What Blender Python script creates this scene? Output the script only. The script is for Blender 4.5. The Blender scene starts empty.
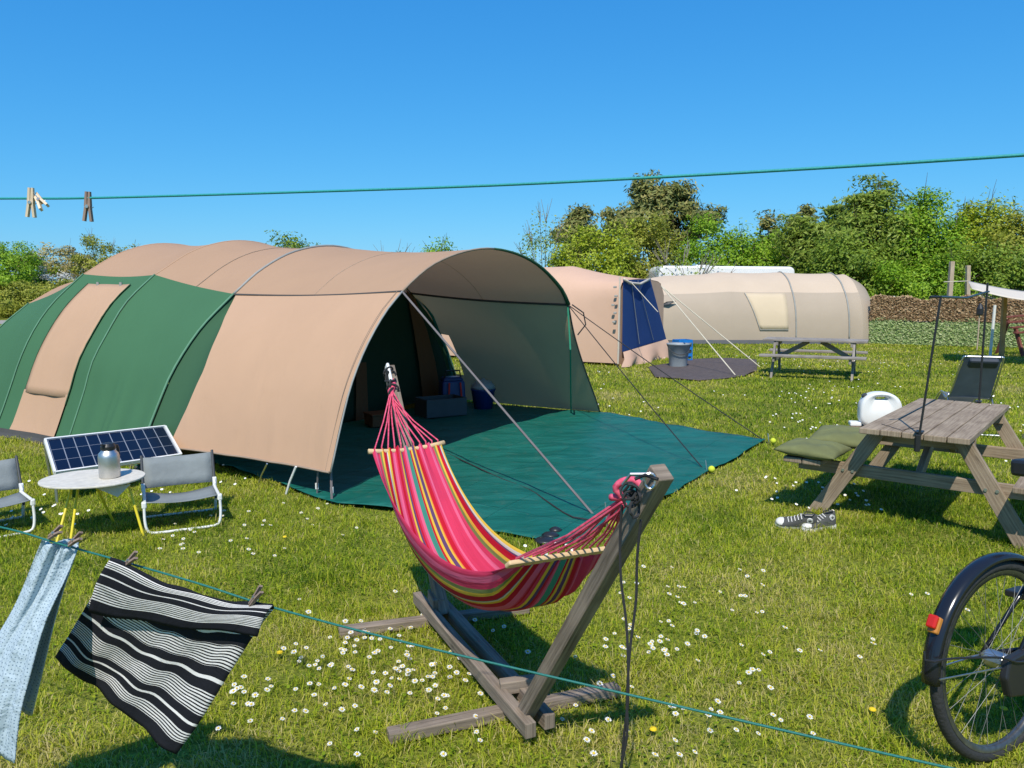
import bpy, bmesh, math, random
import numpy as np
from mathutils import Vector, Matrix, Quaternion
random.seed(7)
RNG = np.random.default_rng(11)
R = math.radians
S = bpy.context.scene
COL = S.collection

# ------------------------------------------------------------------ camera
CAM_H, FPX, PITCH = 1.75, 770.0, R(7.0)
cam = bpy.data.cameras.new('camera'); camo = bpy.data.objects.new('camera', cam); COL.objects.link(camo)
cam.sensor_width = 36.0; cam.lens = 36.0 * FPX / 1024.0; cam.clip_start = 0.05; cam.clip_end = 3000
camo.location = (0, 0, CAM_H); camo.rotation_euler = (R(90) - PITCH, 0, 0)
S.camera = camo

# ------------------------------------------------------------------ light
SUN_DIR = Vector((-0.165, -0.987, 0)).normalized() * math.cos(R(54)) + Vector((0, 0, math.sin(R(54))))
w = bpy.data.worlds.new('World'); S.world = w; w.use_nodes = True
nt = w.node_tree
sky = nt.nodes.new('ShaderNodeTexSky'); sky.sky_type = 'NISHITA'; sky.sun_disc = False
sky.sun_elevation = R(54); sky.sun_rotation = R(189.5); sky.air_density = 1.0; sky.dust_density = 0.3; sky.ozone_density = 3.0
# the clear spring sky is a deeper blue than the model's: one gain and exponent per colour channel
sep = nt.nodes.new('ShaderNodeSeparateColor'); comb = nt.nodes.new('ShaderNodeCombineColor'); nt.links.new(sky.outputs[0], sep.inputs[0])
EXPO, SKY_S = 0.25, 0.115
for ch, gain, ex in ((0, .346, 1.2), (1, .68, .695), (2, 1.0, .42)):
    m0 = nt.nodes.new('ShaderNodeMath'); m0.operation = 'MULTIPLY'; m0.inputs[1].default_value = .1276; nt.links.new(sep.outputs[ch], m0.inputs[0])
    m1 = nt.nodes.new('ShaderNodeMath'); m1.operation = 'POWER'; m1.inputs[1].default_value = ex; nt.links.new(m0.outputs[0], m1.inputs[0])
    m2 = nt.nodes.new('ShaderNodeMath'); m2.operation = 'MULTIPLY'; m2.inputs[1].default_value = gain / (SKY_S * 2 ** EXPO); nt.links.new(m1.outputs[0], m2.inputs[0]); nt.links.new(m2.outputs[0], comb.inputs[ch])
bg = nt.nodes['Background']; bg.inputs[1].default_value = SKY_S
nt.links.new(comb.outputs[0], bg.inputs[0])
sl = bpy.data.lights.new('sun', 'SUN'); sl.energy = 4.3; sl.angle = R(0.55); sl.color = (1.0, 0.94, 0.83)
so = bpy.data.objects.new('sun', sl); COL.objects.link(so)
so.rotation_euler = (-SUN_DIR).to_track_quat('-Z', 'Y').to_euler()
vs = S.view_settings; vs.view_transform = 'Standard'; vs.look = 'None'; vs.exposure = EXPO; vs.gamma = 1.0
S.cycles.max_bounces = 8; S.cycles.transparent_max_bounces = 8
S.cycles.use_denoising = True

# ------------------------------------------------------------------ helpers
CP, SP = math.cos(PITCH), math.sin(PITCH)
def ray(px, py):
    x = (px - 512) / FPX; y = (384 - py) / FPX
    return Vector((x, CP + y * SP, -SP + y * CP))
def P(px, py, z=0.0):
    r = ray(px, py); return Vector((0, 0, CAM_H)) + r * ((z - CAM_H) / r.z)
def DY(px, py, Y):
    r = ray(px, py); return Vector((0, 0, CAM_H)) + r * (Y / r.y)

class MB:
    def __init__(s): s.v = []; s.f = []; s.uv = []; s.mi = []; s.cur = 0
    def face(s, idx, uvs=None):
        s.f.append(list(idx)); s.uv.append(uvs or [(0, 0)] * len(idx)); s.mi.append(s.cur)
    def beam(s, p0, p1, wd, ht, up=(0, 0, 1), taper=1.0):
        p0 = Vector(p0); p1 = Vector(p1); d = (p1 - p0); L = d.length; d.normalize()
        up = Vector(up)
        if abs(d.dot(up)) > .98: up = Vector((0, 1, 0))
        x = d.cross(up).normalized(); y = x.cross(d).normalized()
        b = len(s.v); ou = random.random() * 9
        for k, (p, t) in enumerate(((p0, 1), (p1, taper))):
            for a, c in ((-1, -1), (1, -1), (1, 1), (-1, 1)):
                s.v.append(p + x * (a * wd / 2 * t) + y * (c * ht / 2 * t))
        vv = [0, wd, wd + ht, 2 * wd + ht, 2 * wd + 2 * ht]
        for k in range(4):
            j = (k + 1) % 4
            s.face((b + k, b + j, b + 4 + j, b + 4 + k), [(ou, vv[k] + ou), (ou, vv[k + 1] + ou), (ou + L, vv[k + 1] + ou), (ou + L, vv[k] + ou)])
        e = [(ou, ou), (ou, ou + wd), (ou + .02, ou + wd), (ou + .02, ou)]
        s.face((b + 3, b + 2, b + 1, b), e); s.face((b + 4, b + 5, b + 6, b + 7), e)
        return s
    def box(s, c, size, rz=0.0):
        c = Vector(c); d = Vector((math.cos(rz), math.sin(rz), 0)) * size[0] / 2
        return s.beam(c - d, c + d, size[1], size[2])
    def tube(s, pts, r, n=8, closed=False, cap=True):
        pts = [Vector(p) for p in pts]; m = len(pts)
        rr = r if isinstance(r, (list, tuple)) else [r] * m
        b = len(s.v); prev = None; acc = 0; us = []
        for i, p in enumerate(pts):
            if closed: t = pts[(i + 1) % m] - pts[i - 1]
            else: t = pts[min(i + 1, m - 1)] - pts[max(i - 1, 0)]
            t.normalize()
            if prev is None:
                a = Vector((0, 0, 1)) if abs(t.z) < .9 else Vector((1, 0, 0))
                nx = t.cross(a).normalized()
            else:
                nx = (prev - t * prev.dot(t)).normalized()
            prev = nx; ny = t.cross(nx)
            if i: acc += (p - pts[i - 1]).length
            us.append(acc)
            for k in range(n):
                an = 2 * math.pi * k / n
                s.v.append(p + (nx * math.cos(an) + ny * math.sin(an)) * rr[i])
        for i in range(m if closed else m - 1):
            j = (i + 1) % m
            for k in range(n):
                l = (k + 1) % n
                s.face((b + i * n + k, b + i * n + l, b + j * n + l, b + j * n + k), [(us[i], k / n), (us[i], (k + 1) / n), (us[i] + .05, (k + 1) / n), (us[i] + .05, k / n)])
        if cap and not closed:
            s.face([b + k for k in range(n)][::-1]); s.face([b + (m - 1) * n + k for k in range(n)])
        return s
    def lathe(s, prof, o=(0, 0, 0), axis=(0, 0, 1), n=20, cap=True):
        o = Vector(o); ax = Vector(axis).normalized(); q = Vector((0, 0, 1)).rotation_difference(ax); b = len(s.v)
        for r_, z_ in prof:
            for k in range(n):
                an = 2 * math.pi * k / n
                s.v.append(o + q @ Vector((r_ * math.cos(an), r_ * math.sin(an), z_)))
        for i in range(len(prof) - 1):
            for k in range(n):
                l = (k + 1) % n
                s.face((b + i * n + k, b + i * n + l, b + (i + 1) * n + l, b + (i + 1) * n + k), [(k / n, prof[i][1]), ((k + 1) / n, prof[i][1]), ((k + 1) / n, prof[i + 1][1]), (k / n, prof[i + 1][1])])
        if cap:
            s.face([b + k for k in range(n)][::-1]); s.face([b + (len(prof) - 1) * n + k for k in range(n)])
        return s
    def grid(s, G, uv=None, closed_u=False):
        """G[i][j] points; uv(i/n, j/m)"""
        n, m = len(G), len(G[0]); b = len(s.v)
        for row in G: s.v.extend([Vector(p) for p in row])
        f = uv or (lambda a, c: (a, c))
        for i in range(n if closed_u else n - 1):
            i2 = (i + 1) % n
            for j in range(m - 1):
                s.face((b + i * m + j, b + i2 * m + j, b + i2 * m + j + 1, b + i * m + j + 1),
                       [f(i / (n - 1), j / (m - 1)), f((i + 1) / (n - 1), j / (m - 1)), f((i + 1) / (n - 1), (j + 1) / (m - 1)), f(i / (n - 1), (j + 1) / (m - 1))])
        return s
    def poly(s, pts, uvs=None):
        b = len(s.v); s.v.extend([Vector(p) for p in pts]); s.face(list(range(b, b + len(pts))), uvs); return s
    def prism(s, pts, off):
        """polygon extruded by vector off"""
        off = Vector(off); n = len(pts); b = len(s.v); pts = [Vector(p) for p in pts]
        s.v.extend(pts); s.v.extend([p + off for p in pts])
        s.face([b + k for k in range(n)][::-1]); s.face([b + n + k for k in range(n)])
        for k in range(n):
            l = (k + 1) % n; s.face((b + k, b + l, b + n + l, b + n + k), [(0, 0), ((pts[l] - pts[k]).length, 0), ((pts[l] - pts[k]).length, off.length), (0, off.length)])
        return s
    def build(s, name, mats, parent=None, smooth=False, bevel=0, loc=None, solid=0, label=None, sub=0, fixn=False):
        me = bpy.data.meshes.new(name)
        me.from_pydata([tuple(v) for v in s.v], [], s.f)
        ul = me.uv_layers.new(name='UVMap'); flat = [c for f in s.uv for u in f for c in u]
        ul.data.foreach_set('uv', flat)
        for m_ in (mats if isinstance(mats, (list, tuple)) else [mats]): me.materials.append(m_)
        me.polygons.foreach_set('material_index', s.mi)
        if fixn:
            bm = bmesh.new(); bm.from_mesh(me); bmesh.ops.remove_doubles(bm, verts=bm.verts, dist=1e-5); bmesh.ops.recalc_face_normals(bm, faces=bm.faces); bm.to_mesh(me); bm.free()
        if smooth: me.polygons.foreach_set('use_smooth', [True] * len(me.polygons))
        me.update()
        o = bpy.data.objects.new(name, me); COL.objects.link(o)
        if loc is not None: o.location = loc
        if parent: o.parent = parent
        if solid:
            m_ = o.modifiers.new('solid', 'SOLIDIFY'); m_.thickness = solid; m_.offset = 0
        if sub:
            m_ = o.modifiers.new('sub', 'SUBSURF'); m_.levels = sub; m_.render_levels = sub
        if bevel:
            m_ = o.modifiers.new('bev', 'BEVEL'); m_.width = bevel; m_.segments = 2; m_.limit_method = 'ANGLE'
        if label: o['label'] = label
        return o

def tag(o, label=None, cat=None, group=None, kind=None):
    if label: o['label'] = label
    if cat: o['category'] = cat
    if group: o['group'] = group
    if kind: o['kind'] = kind
    return o
def thing(name, label, cat, loc=(0, 0, 0), rz=0, group=None):
    o = bpy.data.objects.new(name, None); COL.objects.link(o); o.location = loc; o.rotation_euler = (0, 0, rz); o.empty_display_size = .1
    return tag(o, label, cat, group)
def copy_tree(o, parent=None):
    c = o.copy(); COL.objects.link(c)
    if parent: c.parent = parent
    for ch in list(o.children): copy_tree(ch, c)
    return c
def lerp(a, b, t): return a + (b - a) * t
def catmull(pts, n):
    pts = [Vector(p) for p in pts]
    if len(pts) == 2: return [pts[0].lerp(pts[1], i / (n - 1)) for i in range(n)]
    q = [pts[0] * 2 - pts[1]] + pts + [pts[-1] * 2 - pts[-2]]
    dense = []
    for i in range(1, len(q) - 2):
        for k in range(12):
            t = k / 12; a, b, c, d = q[i - 1], q[i], q[i + 1], q[i + 2]
            dense.append(.5 * ((2 * b) + (c - a) * t + (2 * a - 5 * b + 4 * c - d) * t * t + (3 * b - a - 3 * c + d) * t ** 3))
    dense.append(pts[-1])
    L = [0]
    for i in range(1, len(dense)): L.append(L[-1] + (dense[i] - dense[i - 1]).length)
    out = []; j = 0
    for k in range(n):
        tgt = L[-1] * k / (n - 1)
        while j < len(L) - 2 and L[j + 1] < tgt: j += 1
        seg = L[j + 1] - L[j]
        out.append(dense[j].lerp(dense[j + 1], (tgt - L[j]) / seg if seg > 0 else 0))
    return out

# ------------------------------------------------------------------ materials
def newmat(name):
    m = bpy.data.materials.new(name); m.use_nodes = True
    return m, m.node_tree.nodes, m.node_tree.links, m.node_tree.nodes['Principled BSDF']
def mat(name, col, rough=.6, metal=0, var=.12, vscale=6.0, bump=0, bscale=60, spec=.5, coord='Object', col2=None, trans=0.0):
    """plain procedural material: base colour broken up by noise, optional fine bump, optional translucency"""
    m, N, L, b = newmat(name)
    tc = N.new('ShaderNodeTexCoord'); no = N.new('ShaderNodeTexNoise'); no.inputs['Scale'].default_value = vscale; no.inputs['Detail'].default_value = 6
    L.new(tc.outputs[coord], no.inputs['Vector'])
    mr = N.new('ShaderNodeMapRange'); mr.inputs['From Min'].default_value = .3; mr.inputs['From Max'].default_value = .7; L.new(no.outputs['Fac'], mr.inputs['Value'])
    mx = N.new('ShaderNodeMix'); mx.data_type = 'RGBA'; L.new(mr.outputs[0], mx.inputs['Factor'])
    c2 = col2 or tuple(min(1, c * (1 + var)) for c in col); c1 = col if col2 else tuple(c * (1 - var) for c in col)
    mx.inputs['A'].default_value = (*c1, 1); mx.inputs['B'].default_value = (*c2, 1)
    L.new(mx.outputs['Result'], b.inputs['Base Color'])
    b.inputs['Roughness'].default_value = rough; b.inputs['Metallic'].default_value = metal; b.inputs['Specular IOR Level'].default_value = spec
    if bump:
        n2 = N.new('ShaderNodeTexNoise'); n2.inputs['Scale'].default_value = bscale; n2.inputs['Detail'].default_value = 4; L.new(tc.outputs[coord], n2.inputs['Vector'])
        bp = N.new('ShaderNodeBump'); bp.inputs['Strength'].default_value = bump; bp.inputs['Distance'].default_value = .02
        L.new(n2.outputs['Fac'], bp.inputs['Height']); L.new(bp.outputs[0], b.inputs['Normal'])
    if trans:
        tr = N.new('ShaderNodeBsdfTranslucent'); L.new(mx.outputs['Result'], tr.inputs['Color'])
        ms = N.new('ShaderNodeMixShader'); ms.inputs[0].default_value = trans
        out = N['Material Output']; L.new(b.outputs[0], ms.inputs[1]); L.new(tr.outputs[0], ms.inputs[2]); L.new(ms.outputs[0], out.inputs['Surface'])
    return m
def canvas(name, col, trans=.12, wr=.13):
    """tent canvas: long soft wrinkles plus a fine weave, weathering streaks and faint stains"""
    m, N, L, b = newmat(name)
    tc = N.new('ShaderNodeTexCoord')
    no = N.new('ShaderNodeTexNoise'); no.inputs['Scale'].default_value = 1.3; no.inputs['Detail'].default_value = 5; L.new(tc.outputs['Object'], no.inputs['Vector'])
    mr = N.new('ShaderNodeMapRange'); mr.inputs['From Min'].default_value = .3; mr.inputs['From Max'].default_value = .75; L.new(no.outputs['Fac'], mr.inputs['Value'])
    mx = N.new('ShaderNodeMix'); mx.data_type = 'RGBA'; L.new(mr.outputs[0], mx.inputs['Factor'])
    mx.inputs['A'].default_value = (*[c * .965 for c in col], 1); mx.inputs['B'].default_value = (*[min(1, c * 1.03) for c in col], 1)
    # small spots
    sp = N.new('ShaderNodeTexNoise'); sp.inputs['Scale'].default_value = 14; sp.inputs['Detail'].default_value = 3; L.new(tc.outputs['Object'], sp.inputs['Vector'])
    sr = N.new('ShaderNodeMapRange'); sr.inputs['From Min'].default_value = .66; sr.inputs['From Max'].default_value = .8; sr.inputs['To Max'].default_value = .07; L.new(sp.outputs['Fac'], sr.inputs['Value'])
    mx2 = N.new('ShaderNodeMix'); mx2.data_type = 'RGBA'; L.new(sr.outputs[0], mx2.inputs['Factor']); L.new(mx.outputs['Result'], mx2.inputs['A']); mx2.inputs['B'].default_value = (*[c * .55 for c in col], 1)
    L.new(mx2.outputs['Result'], b.inputs['Base Color']); b.inputs['Roughness'].default_value = .85; b.inputs['Specular IOR Level'].default_value = .2
    mp = N.new('ShaderNodeMapping'); mp.inputs['Scale'].default_value = (1.5, 1.5, .4); L.new(tc.outputs['Object'], mp.inputs['Vector'])
    n2 = N.new('ShaderNodeTexNoise'); n2.inputs['Scale'].default_value = 1.6; n2.inputs['Detail'].default_value = 3; n2.inputs['Distortion'].default_value = .6; L.new(mp.outputs[0], n2.inputs['Vector'])
    b1 = N.new('ShaderNodeBump'); b1.inputs['Strength'].default_value = wr; b1.inputs['Distance'].default_value = .12; L.new(n2.outputs['Fac'], b1.inputs['Height'])
    n3 = N.new('ShaderNodeTexNoise'); n3.inputs['Scale'].default_value = 170; n3.inputs['Detail'].default_value = 2; L.new(tc.outputs['Object'], n3.inputs['Vector'])
    b2 = N.new('ShaderNodeBump'); b2.inputs['Strength'].default_value = .12; b2.inputs['Distance'].default_value = .01; L.new(n3.outputs['Fac'], b2.inputs['Height']); L.new(b1.outputs[0], b2.inputs['Normal'])
    L.new(b2.outputs[0], b.inputs['Normal'])
    tr = N.new('ShaderNodeBsdfTranslucent'); L.new(mx2.outputs['Result'], tr.inputs['Color'])
    ms = N.new('ShaderNodeMixShader'); ms.inputs[0].default_value = trans
    L.new(b.outputs[0], ms.inputs[1]); L.new(tr.outputs[0], ms.inputs[2]); L.new(ms.outputs[0], N['Material Output'].inputs['Surface'])
    return m
def wood(name, dark, light, rough=.8):
    """weathered timber: grain runs along U"""
    m, N, L, b = newmat(name)
    uv = N.new('ShaderNodeTexCoord'); mp = N.new('ShaderNodeMapping'); mp.inputs['Scale'].default_value = (1.6, 38, 1); L.new(uv.outputs['UV'], mp.inputs['Vector'])
    no = N.new('ShaderNodeTexNoise'); no.inputs['Scale'].default_value = 2.0; no.inputs['Detail'].default_value = 7; no.inputs['Roughness'].default_value = .65; no.inputs['Distortion'].default_value = .25; L.new(mp.outputs[0], no.inputs['Vector'])
    n2 = N.new('ShaderNodeTexNoise'); n2.inputs['Scale'].default_value = 5; n2.inputs['Detail'].default_value = 4; L.new(uv.outputs['Object'], n2.inputs['Vector'])
    ad = N.new('ShaderNodeMath'); ad.operation = 'MULTIPLY_ADD'; ad.inputs[1].default_value = .45; L.new(n2.outputs['Fac'], ad.inputs[0]); L.new(no.outputs['Fac'], ad.inputs[2])
    cr = N.new('ShaderNodeValToRGB'); e = cr.color_ramp.elements; e[0].position = .48; e[0].color = (*dark, 1); e[1].position = .92; e[1].color = (*light, 1)
    L.new(ad.outputs[0], cr.inputs['Fac'])
    # knots
    vo = N.new('ShaderNodeTexVoronoi'); vo.inputs['Scale'].default_value = 1; mpk = N.new('ShaderNodeMapping'); mpk.inputs['Scale'].default_value = (3.1, 9, 1); L.new(uv.outputs['UV'], mpk.inputs['Vector']); L.new(mpk.outputs[0], vo.inputs['Vector'])
    kr = N.new('ShaderNodeMapRange'); kr.inputs['From Min'].default_value = .04; kr.inputs['From Max'].default_value = .12; kr.inputs['To Min'].default_value = .55; kr.inputs['To Max'].default_value = 0; L.new(vo.outputs['Distance'], kr.inputs['Value'])
    mk = N.new('ShaderNodeMix'); mk.data_type = 'RGBA'; L.new(kr.outputs[0], mk.inputs['Factor']); L.new(cr.outputs[0], mk.inputs['A']); mk.inputs['B'].default_value = (*[c * .5 for c in dark], 1)
    L.new(mk.outputs['Result'], b.inputs['Base Color']); b.inputs['Roughness'].default_value = rough; b.inputs['Specular IOR Level'].default_value = .3
    bp = N.new('ShaderNodeBump'); bp.inputs['Strength'].default_value = .5; bp.inputs['Distance'].default_value = .006; L.new(no.outputs['Fac'], bp.inputs['Height']); L.new(bp.outputs[0], b.inputs['Normal'])
    return m
def leafmat(name, c1, c2, c3=None, trans=.35):
    """foliage: colour varies leaf by leaf (attribute v) between natural leaf colours"""
    m, N, L, b = newmat(name)
    at = N.new('ShaderNodeAttribute'); at.attribute_name = 'v'
    cr = N.new('ShaderNodeValToRGB'); e = cr.color_ramp.elements; e[0].color = (*c1, 1); e[1].color = (*c2, 1)
    if c3: x = e.new(.5); x.color = (*c2, 1); cr.color_ramp.elements[2].color = (*c3, 1)
    L.new(at.outputs['Fac'], cr.inputs['Fac']); L.new(cr.outputs[0], b.inputs['Base Color']); b.inputs['Roughness'].default_value = .55; b.inputs['Specular IOR Level'].default_value = .3
    tr = N.new('ShaderNodeBsdfTranslucent'); L.new(cr.outputs[0], tr.inputs['Color'])
    ms = N.new('ShaderNodeMixShader'); ms.inputs[0].default_value = trans
    L.new(b.outputs[0], ms.inputs[1]); L.new(tr.outputs[0], ms.inputs[2]); L.new(ms.outputs[0], N['Material Output'].inputs['Surface'])
    return m

BEIGE = canvas('beige_canvas', (.48, .305, .198), .05)
BEIGE_ROOF = canvas('roof_canvas', (.48, .305, .198), .20, .12)
GREEN = canvas('green_canvas', (.052, .142, .070), .03)
GREEN_DK = canvas('dark_green_canvas', (.038, .10, .052), .03)
SLEEVE_B = mat('tan_sleeve', (.30, .22, .16), .8)
SLEEVE = mat('pale_green_sleeve', (.10, .23, .14), .8)
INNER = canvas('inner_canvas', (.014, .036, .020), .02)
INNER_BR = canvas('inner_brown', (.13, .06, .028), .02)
PINKC = canvas('pale_pink_canvas', (.60, .39, .28), .05)
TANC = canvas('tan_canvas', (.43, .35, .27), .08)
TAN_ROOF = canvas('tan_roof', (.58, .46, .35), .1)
CREAMC = canvas('cream_canvas', (.62, .50, .35), .1)
BLUEC = canvas('blue_canvas', (.02, .06, .20), .03)
WHITEC = canvas('white_canvas', (.64, .57, .48), .10)
PIPING = mat('dark_piping', (.06, .055, .05), .7)
GREYTRIM = mat('grey_trim', (.28, .28, .26), .6)
ALU = mat('aluminium', (.55, .56, .57), .35, .9, var=.05)
STEEL = mat('brushed_steel', (.58, .57, .55), .42, 1.0, var=.06, vscale=30)
SPOKE = mat('spoke_steel', (.20, .20, .19), .6, .6)
RIMM = mat('dull_rim', (.16, .16, .155), .35, .8, vscale=40, var=.3)
BLACK = mat('black_plastic', (.018, .018, .02), .4)
BLACKR = mat('black_rope', (.02, .02, .022), .8)
RUBBER = mat('rubber', (.025, .025, .025), .75, bump=.3, bscale=90)
TEALROPE = mat('teal_rope', (.0, .10, .085), .6, col2=(.01, .16, .13), vscale=300)
GREYWEB = mat('grey_webbing', (.16, .14, .14), .8)
ROPEW = mat('cream_rope', (.6, .54, .42), .8)
OLDWOOD = wood('weathered_pine', (.085, .065, .048), (.30, .24, .185))
TABWOOD = wood('brown_weathered_wood', (.145, .10, .065), (.37, .29, .205))
GREYWOOD = wood('silver_wood', (.12, .10, .085), (.36, .32, .28))
NEWWOOD = wood('pale_wood', (.50, .33, .17), (.72, .52, .30))
POSTWOOD = wood('post_wood', (.32, .24, .16), (.55, .44, .32))
REDWOOD = wood('red_brown_wood', (.12, .035, .025), (.22, .07, .05))
PEGWOOD = wood('clothespin_wood', (.30, .20, .13), (.55, .42, .30))
WHITEP = mat('white_plastic', (.78, .78, .76), .35, var=.03)
WHITEPAINT = mat('white_paint', (.72, .72, .70), .4, var=.06, vscale=20)
OLIVE = mat('olive_cotton', (.135, .145, .055), .9, var=.15, vscale=8, bump=.5, bscale=14)
GREYF = mat('grey_fabric', (.19, .212, .215), .8, var=.1, bump=.25, bscale=18)
DKGREYF = mat('dark_grey_fabric', (.03, .04, .06), .7)
MESHF = mat('grey_mesh', (.15, .16, .17), .7, trans=.3)
YELLOWM = mat('yellow_metal', (.72, .58, .03), .4)
REDP = mat('red_plastic', (.6, .03, .02), .35)
BLUEP = mat('blue_plastic', (.006, .028, .14), .4)
BRBLUE = mat('bright_blue_plastic', (.01, .18, .55), .35)
GREYP = mat('grey_plastic', (.26, .29, .31), .5)
DKGREYP = mat('dark_grey_plastic', (.045, .05, .055), .6)
BALL = mat('tennis_felt', (.55, .62, .04), .9)
PINKR = mat('pink_rope', (.55, .03, .09), .75, col2=(.75, .12, .20), vscale=60)
CANVASGREY = mat('shoe_canvas', (.075, .075, .072), .9)
SHOEWHITE = mat('shoe_rubber', (.66, .64, .60), .5)
REDLENS = mat('red_lens', (.55, .02, .01), .15)
AMBER = mat('amber_lens', (.5, .2, .04), .2)
BARK = mat('bark', (.10, .075, .055), .9, var=.3, vscale=9, bump=.6, bscale=30)
BARKP = mat('pale_bark', (.22, .19, .15), .9, var=.3, vscale=9, bump=.6, bscale=30)
HORN = mat('stone_grey', (.33, .31, .28), .8)

# ================================================================== ground
def ground_mat():
    m, N, L, b = newmat('lawn_soil')
    tc = N.new('ShaderNodeTexCoord')
    n1 = N.new('ShaderNodeTexNoise'); n1.inputs['Scale'].default_value = .9; n1.inputs['Detail'].default_value = 8; L.new(tc.outputs['Object'], n1.inputs['Vector'])
    n2 = N.new('ShaderNodeTexNoise'); n2.inputs['Scale'].default_value = 38; n2.inputs['Detail'].default_value = 6; L.new(tc.outputs['Object'], n2.inputs['Vector'])
    r1 = N.new('ShaderNodeValToRGB'); e = r1.color_ramp.elements; e[0].position = .35; e[0].color = (.10, .15, .010, 1); e[1].position = .68; e[1].color = (.20, .20, .03, 1)
    L.new(n1.outputs['Fac'], r1.inputs['Fac'])
    r2 = N.new('ShaderNodeValToRGB'); e = r2.color_ramp.elements; e[0].position = .38; e[0].color = (.07, .09, .012, 1); e[1].position = .62; e[1].color = (.30, .30, .06, 1)
    L.new(n2.outputs['Fac'], r2.inputs['Fac'])
    mx = N.new('ShaderNodeMix'); mx.data_type = 'RGBA'; mx.inputs['Factor'].default_value = .5; L.new(r1.outputs[0], mx.inputs['A']); L.new(r2.outputs[0], mx.inputs['B'])
    L.new(mx.outputs['Result'], b.inputs['Base Color']); b.inputs['Roughness'].default_value = .95; b.inputs['Specular IOR Level'].default_value = .1
    bp = N.new('ShaderNodeBump'); bp.inputs['Strength'].default_value = .8; bp.inputs['Distance'].default_value = .04; L.new(n2.outputs['Fac'], bp.inputs['Height']); L.new(bp.outputs[0], b.inputs['Normal'])
    return m
g = MB(); xs = [-900, -60, -20, -8, 0, 8, 20, 60, 900]; ys = [-200, -5, 5, 15, 30, 60, 1500]
g.grid([[(x, y, 0) for y in ys] for x in xs])
tag(g.build('ground', ground_mat()), kind='structure')
pth = MB(); pth.grid([[(-60, 39.5, .006), (-60, 44.5, .006)], [(-24, 39.2, .006), (-24, 44, .006)], [(-10, 39.5, .006), (-10, 44.2, .006)]])
tag(pth.build('path', mat('gravel_path', (.30, .27, .24), .9, vscale=3, bump=.4)), kind='structure')

# tent 1 frame of reference
U1 = Vector((.5196, .8544, 0)); A1 = Vector((-.8544, .5196, 0)); C1 = Vector((-.129, 8.435, 0))
def T1(s, w_, z): return C1 + A1 * s + U1 * w_ + Vector((0, 0, z))

SHEET = [P(338, 507), P(408, 515), P(480, 532), P(566, 549), P(640, 512), P(700, 479), P(766, 442), P(700, 432), P(610, 416), T1(2.4, 2.3, 0), T1(2.4, -2.4, 0), P(215, 466)]
def ragged(poly, amp, seed):
    r_ = random.Random(seed); out = []
    for i in range(len(poly)):
        a, c = poly[i], poly[(i + 1) % len(poly)]; L_ = (c - a).length; m_ = max(1, int(L_ / .16)); nrm_ = Vector((-(c - a).y, (c - a).x, 0)).normalized(); ph = r_.uniform(0, 6)
        for k in range(m_):
            t = k / m_; wv = math.sin(math.pi * t) * (amp * 2.2 * math.sin(t * L_ * 1.9 + ph) + amp * math.sin(t * L_ * 6.1 + ph * 2) + r_.uniform(-amp, amp) * .5); out.append(a.lerp(c, t) + nrm_ * wv)
    return out
SHEET = ragged(SHEET, .012, 4)
MAT2 = [P(648, 368), P(690, 360), P(730, 359), P(757, 361), P(757, 371), P(744, 377), P(700, 382), P(655, 378)]

# ------------------------------------------------------------------ grass
def inpoly(x, y, poly):
    c = np.zeros(len(x), bool); n = len(poly)
    for i in range(n):
        x0, y0 = poly[i][0], poly[i][1]; x1, y1 = poly[i - 1][0], poly[i - 1][1]
        cond = ((y0 > y) != (y1 > y)) & (x < (x1 - x0) * (y - y0) / (y1 - y0 + 1e-12) + x0)
        c ^= cond
    return c
EXCL = [SHEET, MAT2, [T1(2.3, -2.35, 0), T1(9, -2, 0), T1(9, 2, 0), T1(2.3, 2.4, 0)]]
def leafy_mesh(name, V, Fs, vals, material, parent=None, loc=(0, 0, 0)):
    """V (n,k,3) vertices per blade; Fs list of index tuples within a blade; vals (n,) attribute"""
    n, k, _ = V.shape; me = bpy.data.meshes.new(name)
    me.vertices.add(n * k); me.vertices.foreach_set('co', V.astype(np.float32).ravel())
    base = np.arange(n) * k; loops = []; counts = []
    allf = [(base[:, None] + np.array(f)[None, :]) for f in Fs]
    loops = np.concatenate([a.ravel() for a in allf]); counts = np.concatenate([np.full(n, len(f)) for f in Fs])
    starts = np.concatenate([[0], np.cumsum(counts)[:-1]])
    me.loops.add(len(loops)); me.loops.foreach_set('vertex_index', loops.astype(np.int32))
    me.polygons.add(len(counts)); me.polygons.foreach_set('loop_start', starts.astype(np.int32)); me.polygons.foreach_set('loop_total', counts.astype(np.int32))
    at = me.attributes.new('v', 'FLOAT', 'POINT'); at.data.foreach_set('value', np.repeat(vals, k).astype(np.float32))
    me.materials.append(material); me.update(calc_edges=True)
    o = bpy.data.objects.new(name, me); COL.objects.link(o); o.location = loc
    if parent: o.parent = parent
    return o
def vnoise(x, y, sc, seed):
    r_ = np.random.default_rng(seed); T = r_.random((64, 64)); X = x * sc; Y = y * sc
    xi = np.floor(X).astype(int); yi = np.floor(Y).astype(int); fx = X - xi; fy = Y - yi; fx = fx * fx * (3 - 2 * fx); fy = fy * fy * (3 - 2 * fy)
    g_ = lambda a, b: T[a % 64, b % 64]
    return (g_(xi, yi) * (1 - fx) + g_(xi + 1, yi) * fx) * (1 - fy) + (g_(xi, yi + 1) * (1 - fx) + g_(xi + 1, yi + 1) * fx) * fy
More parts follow.
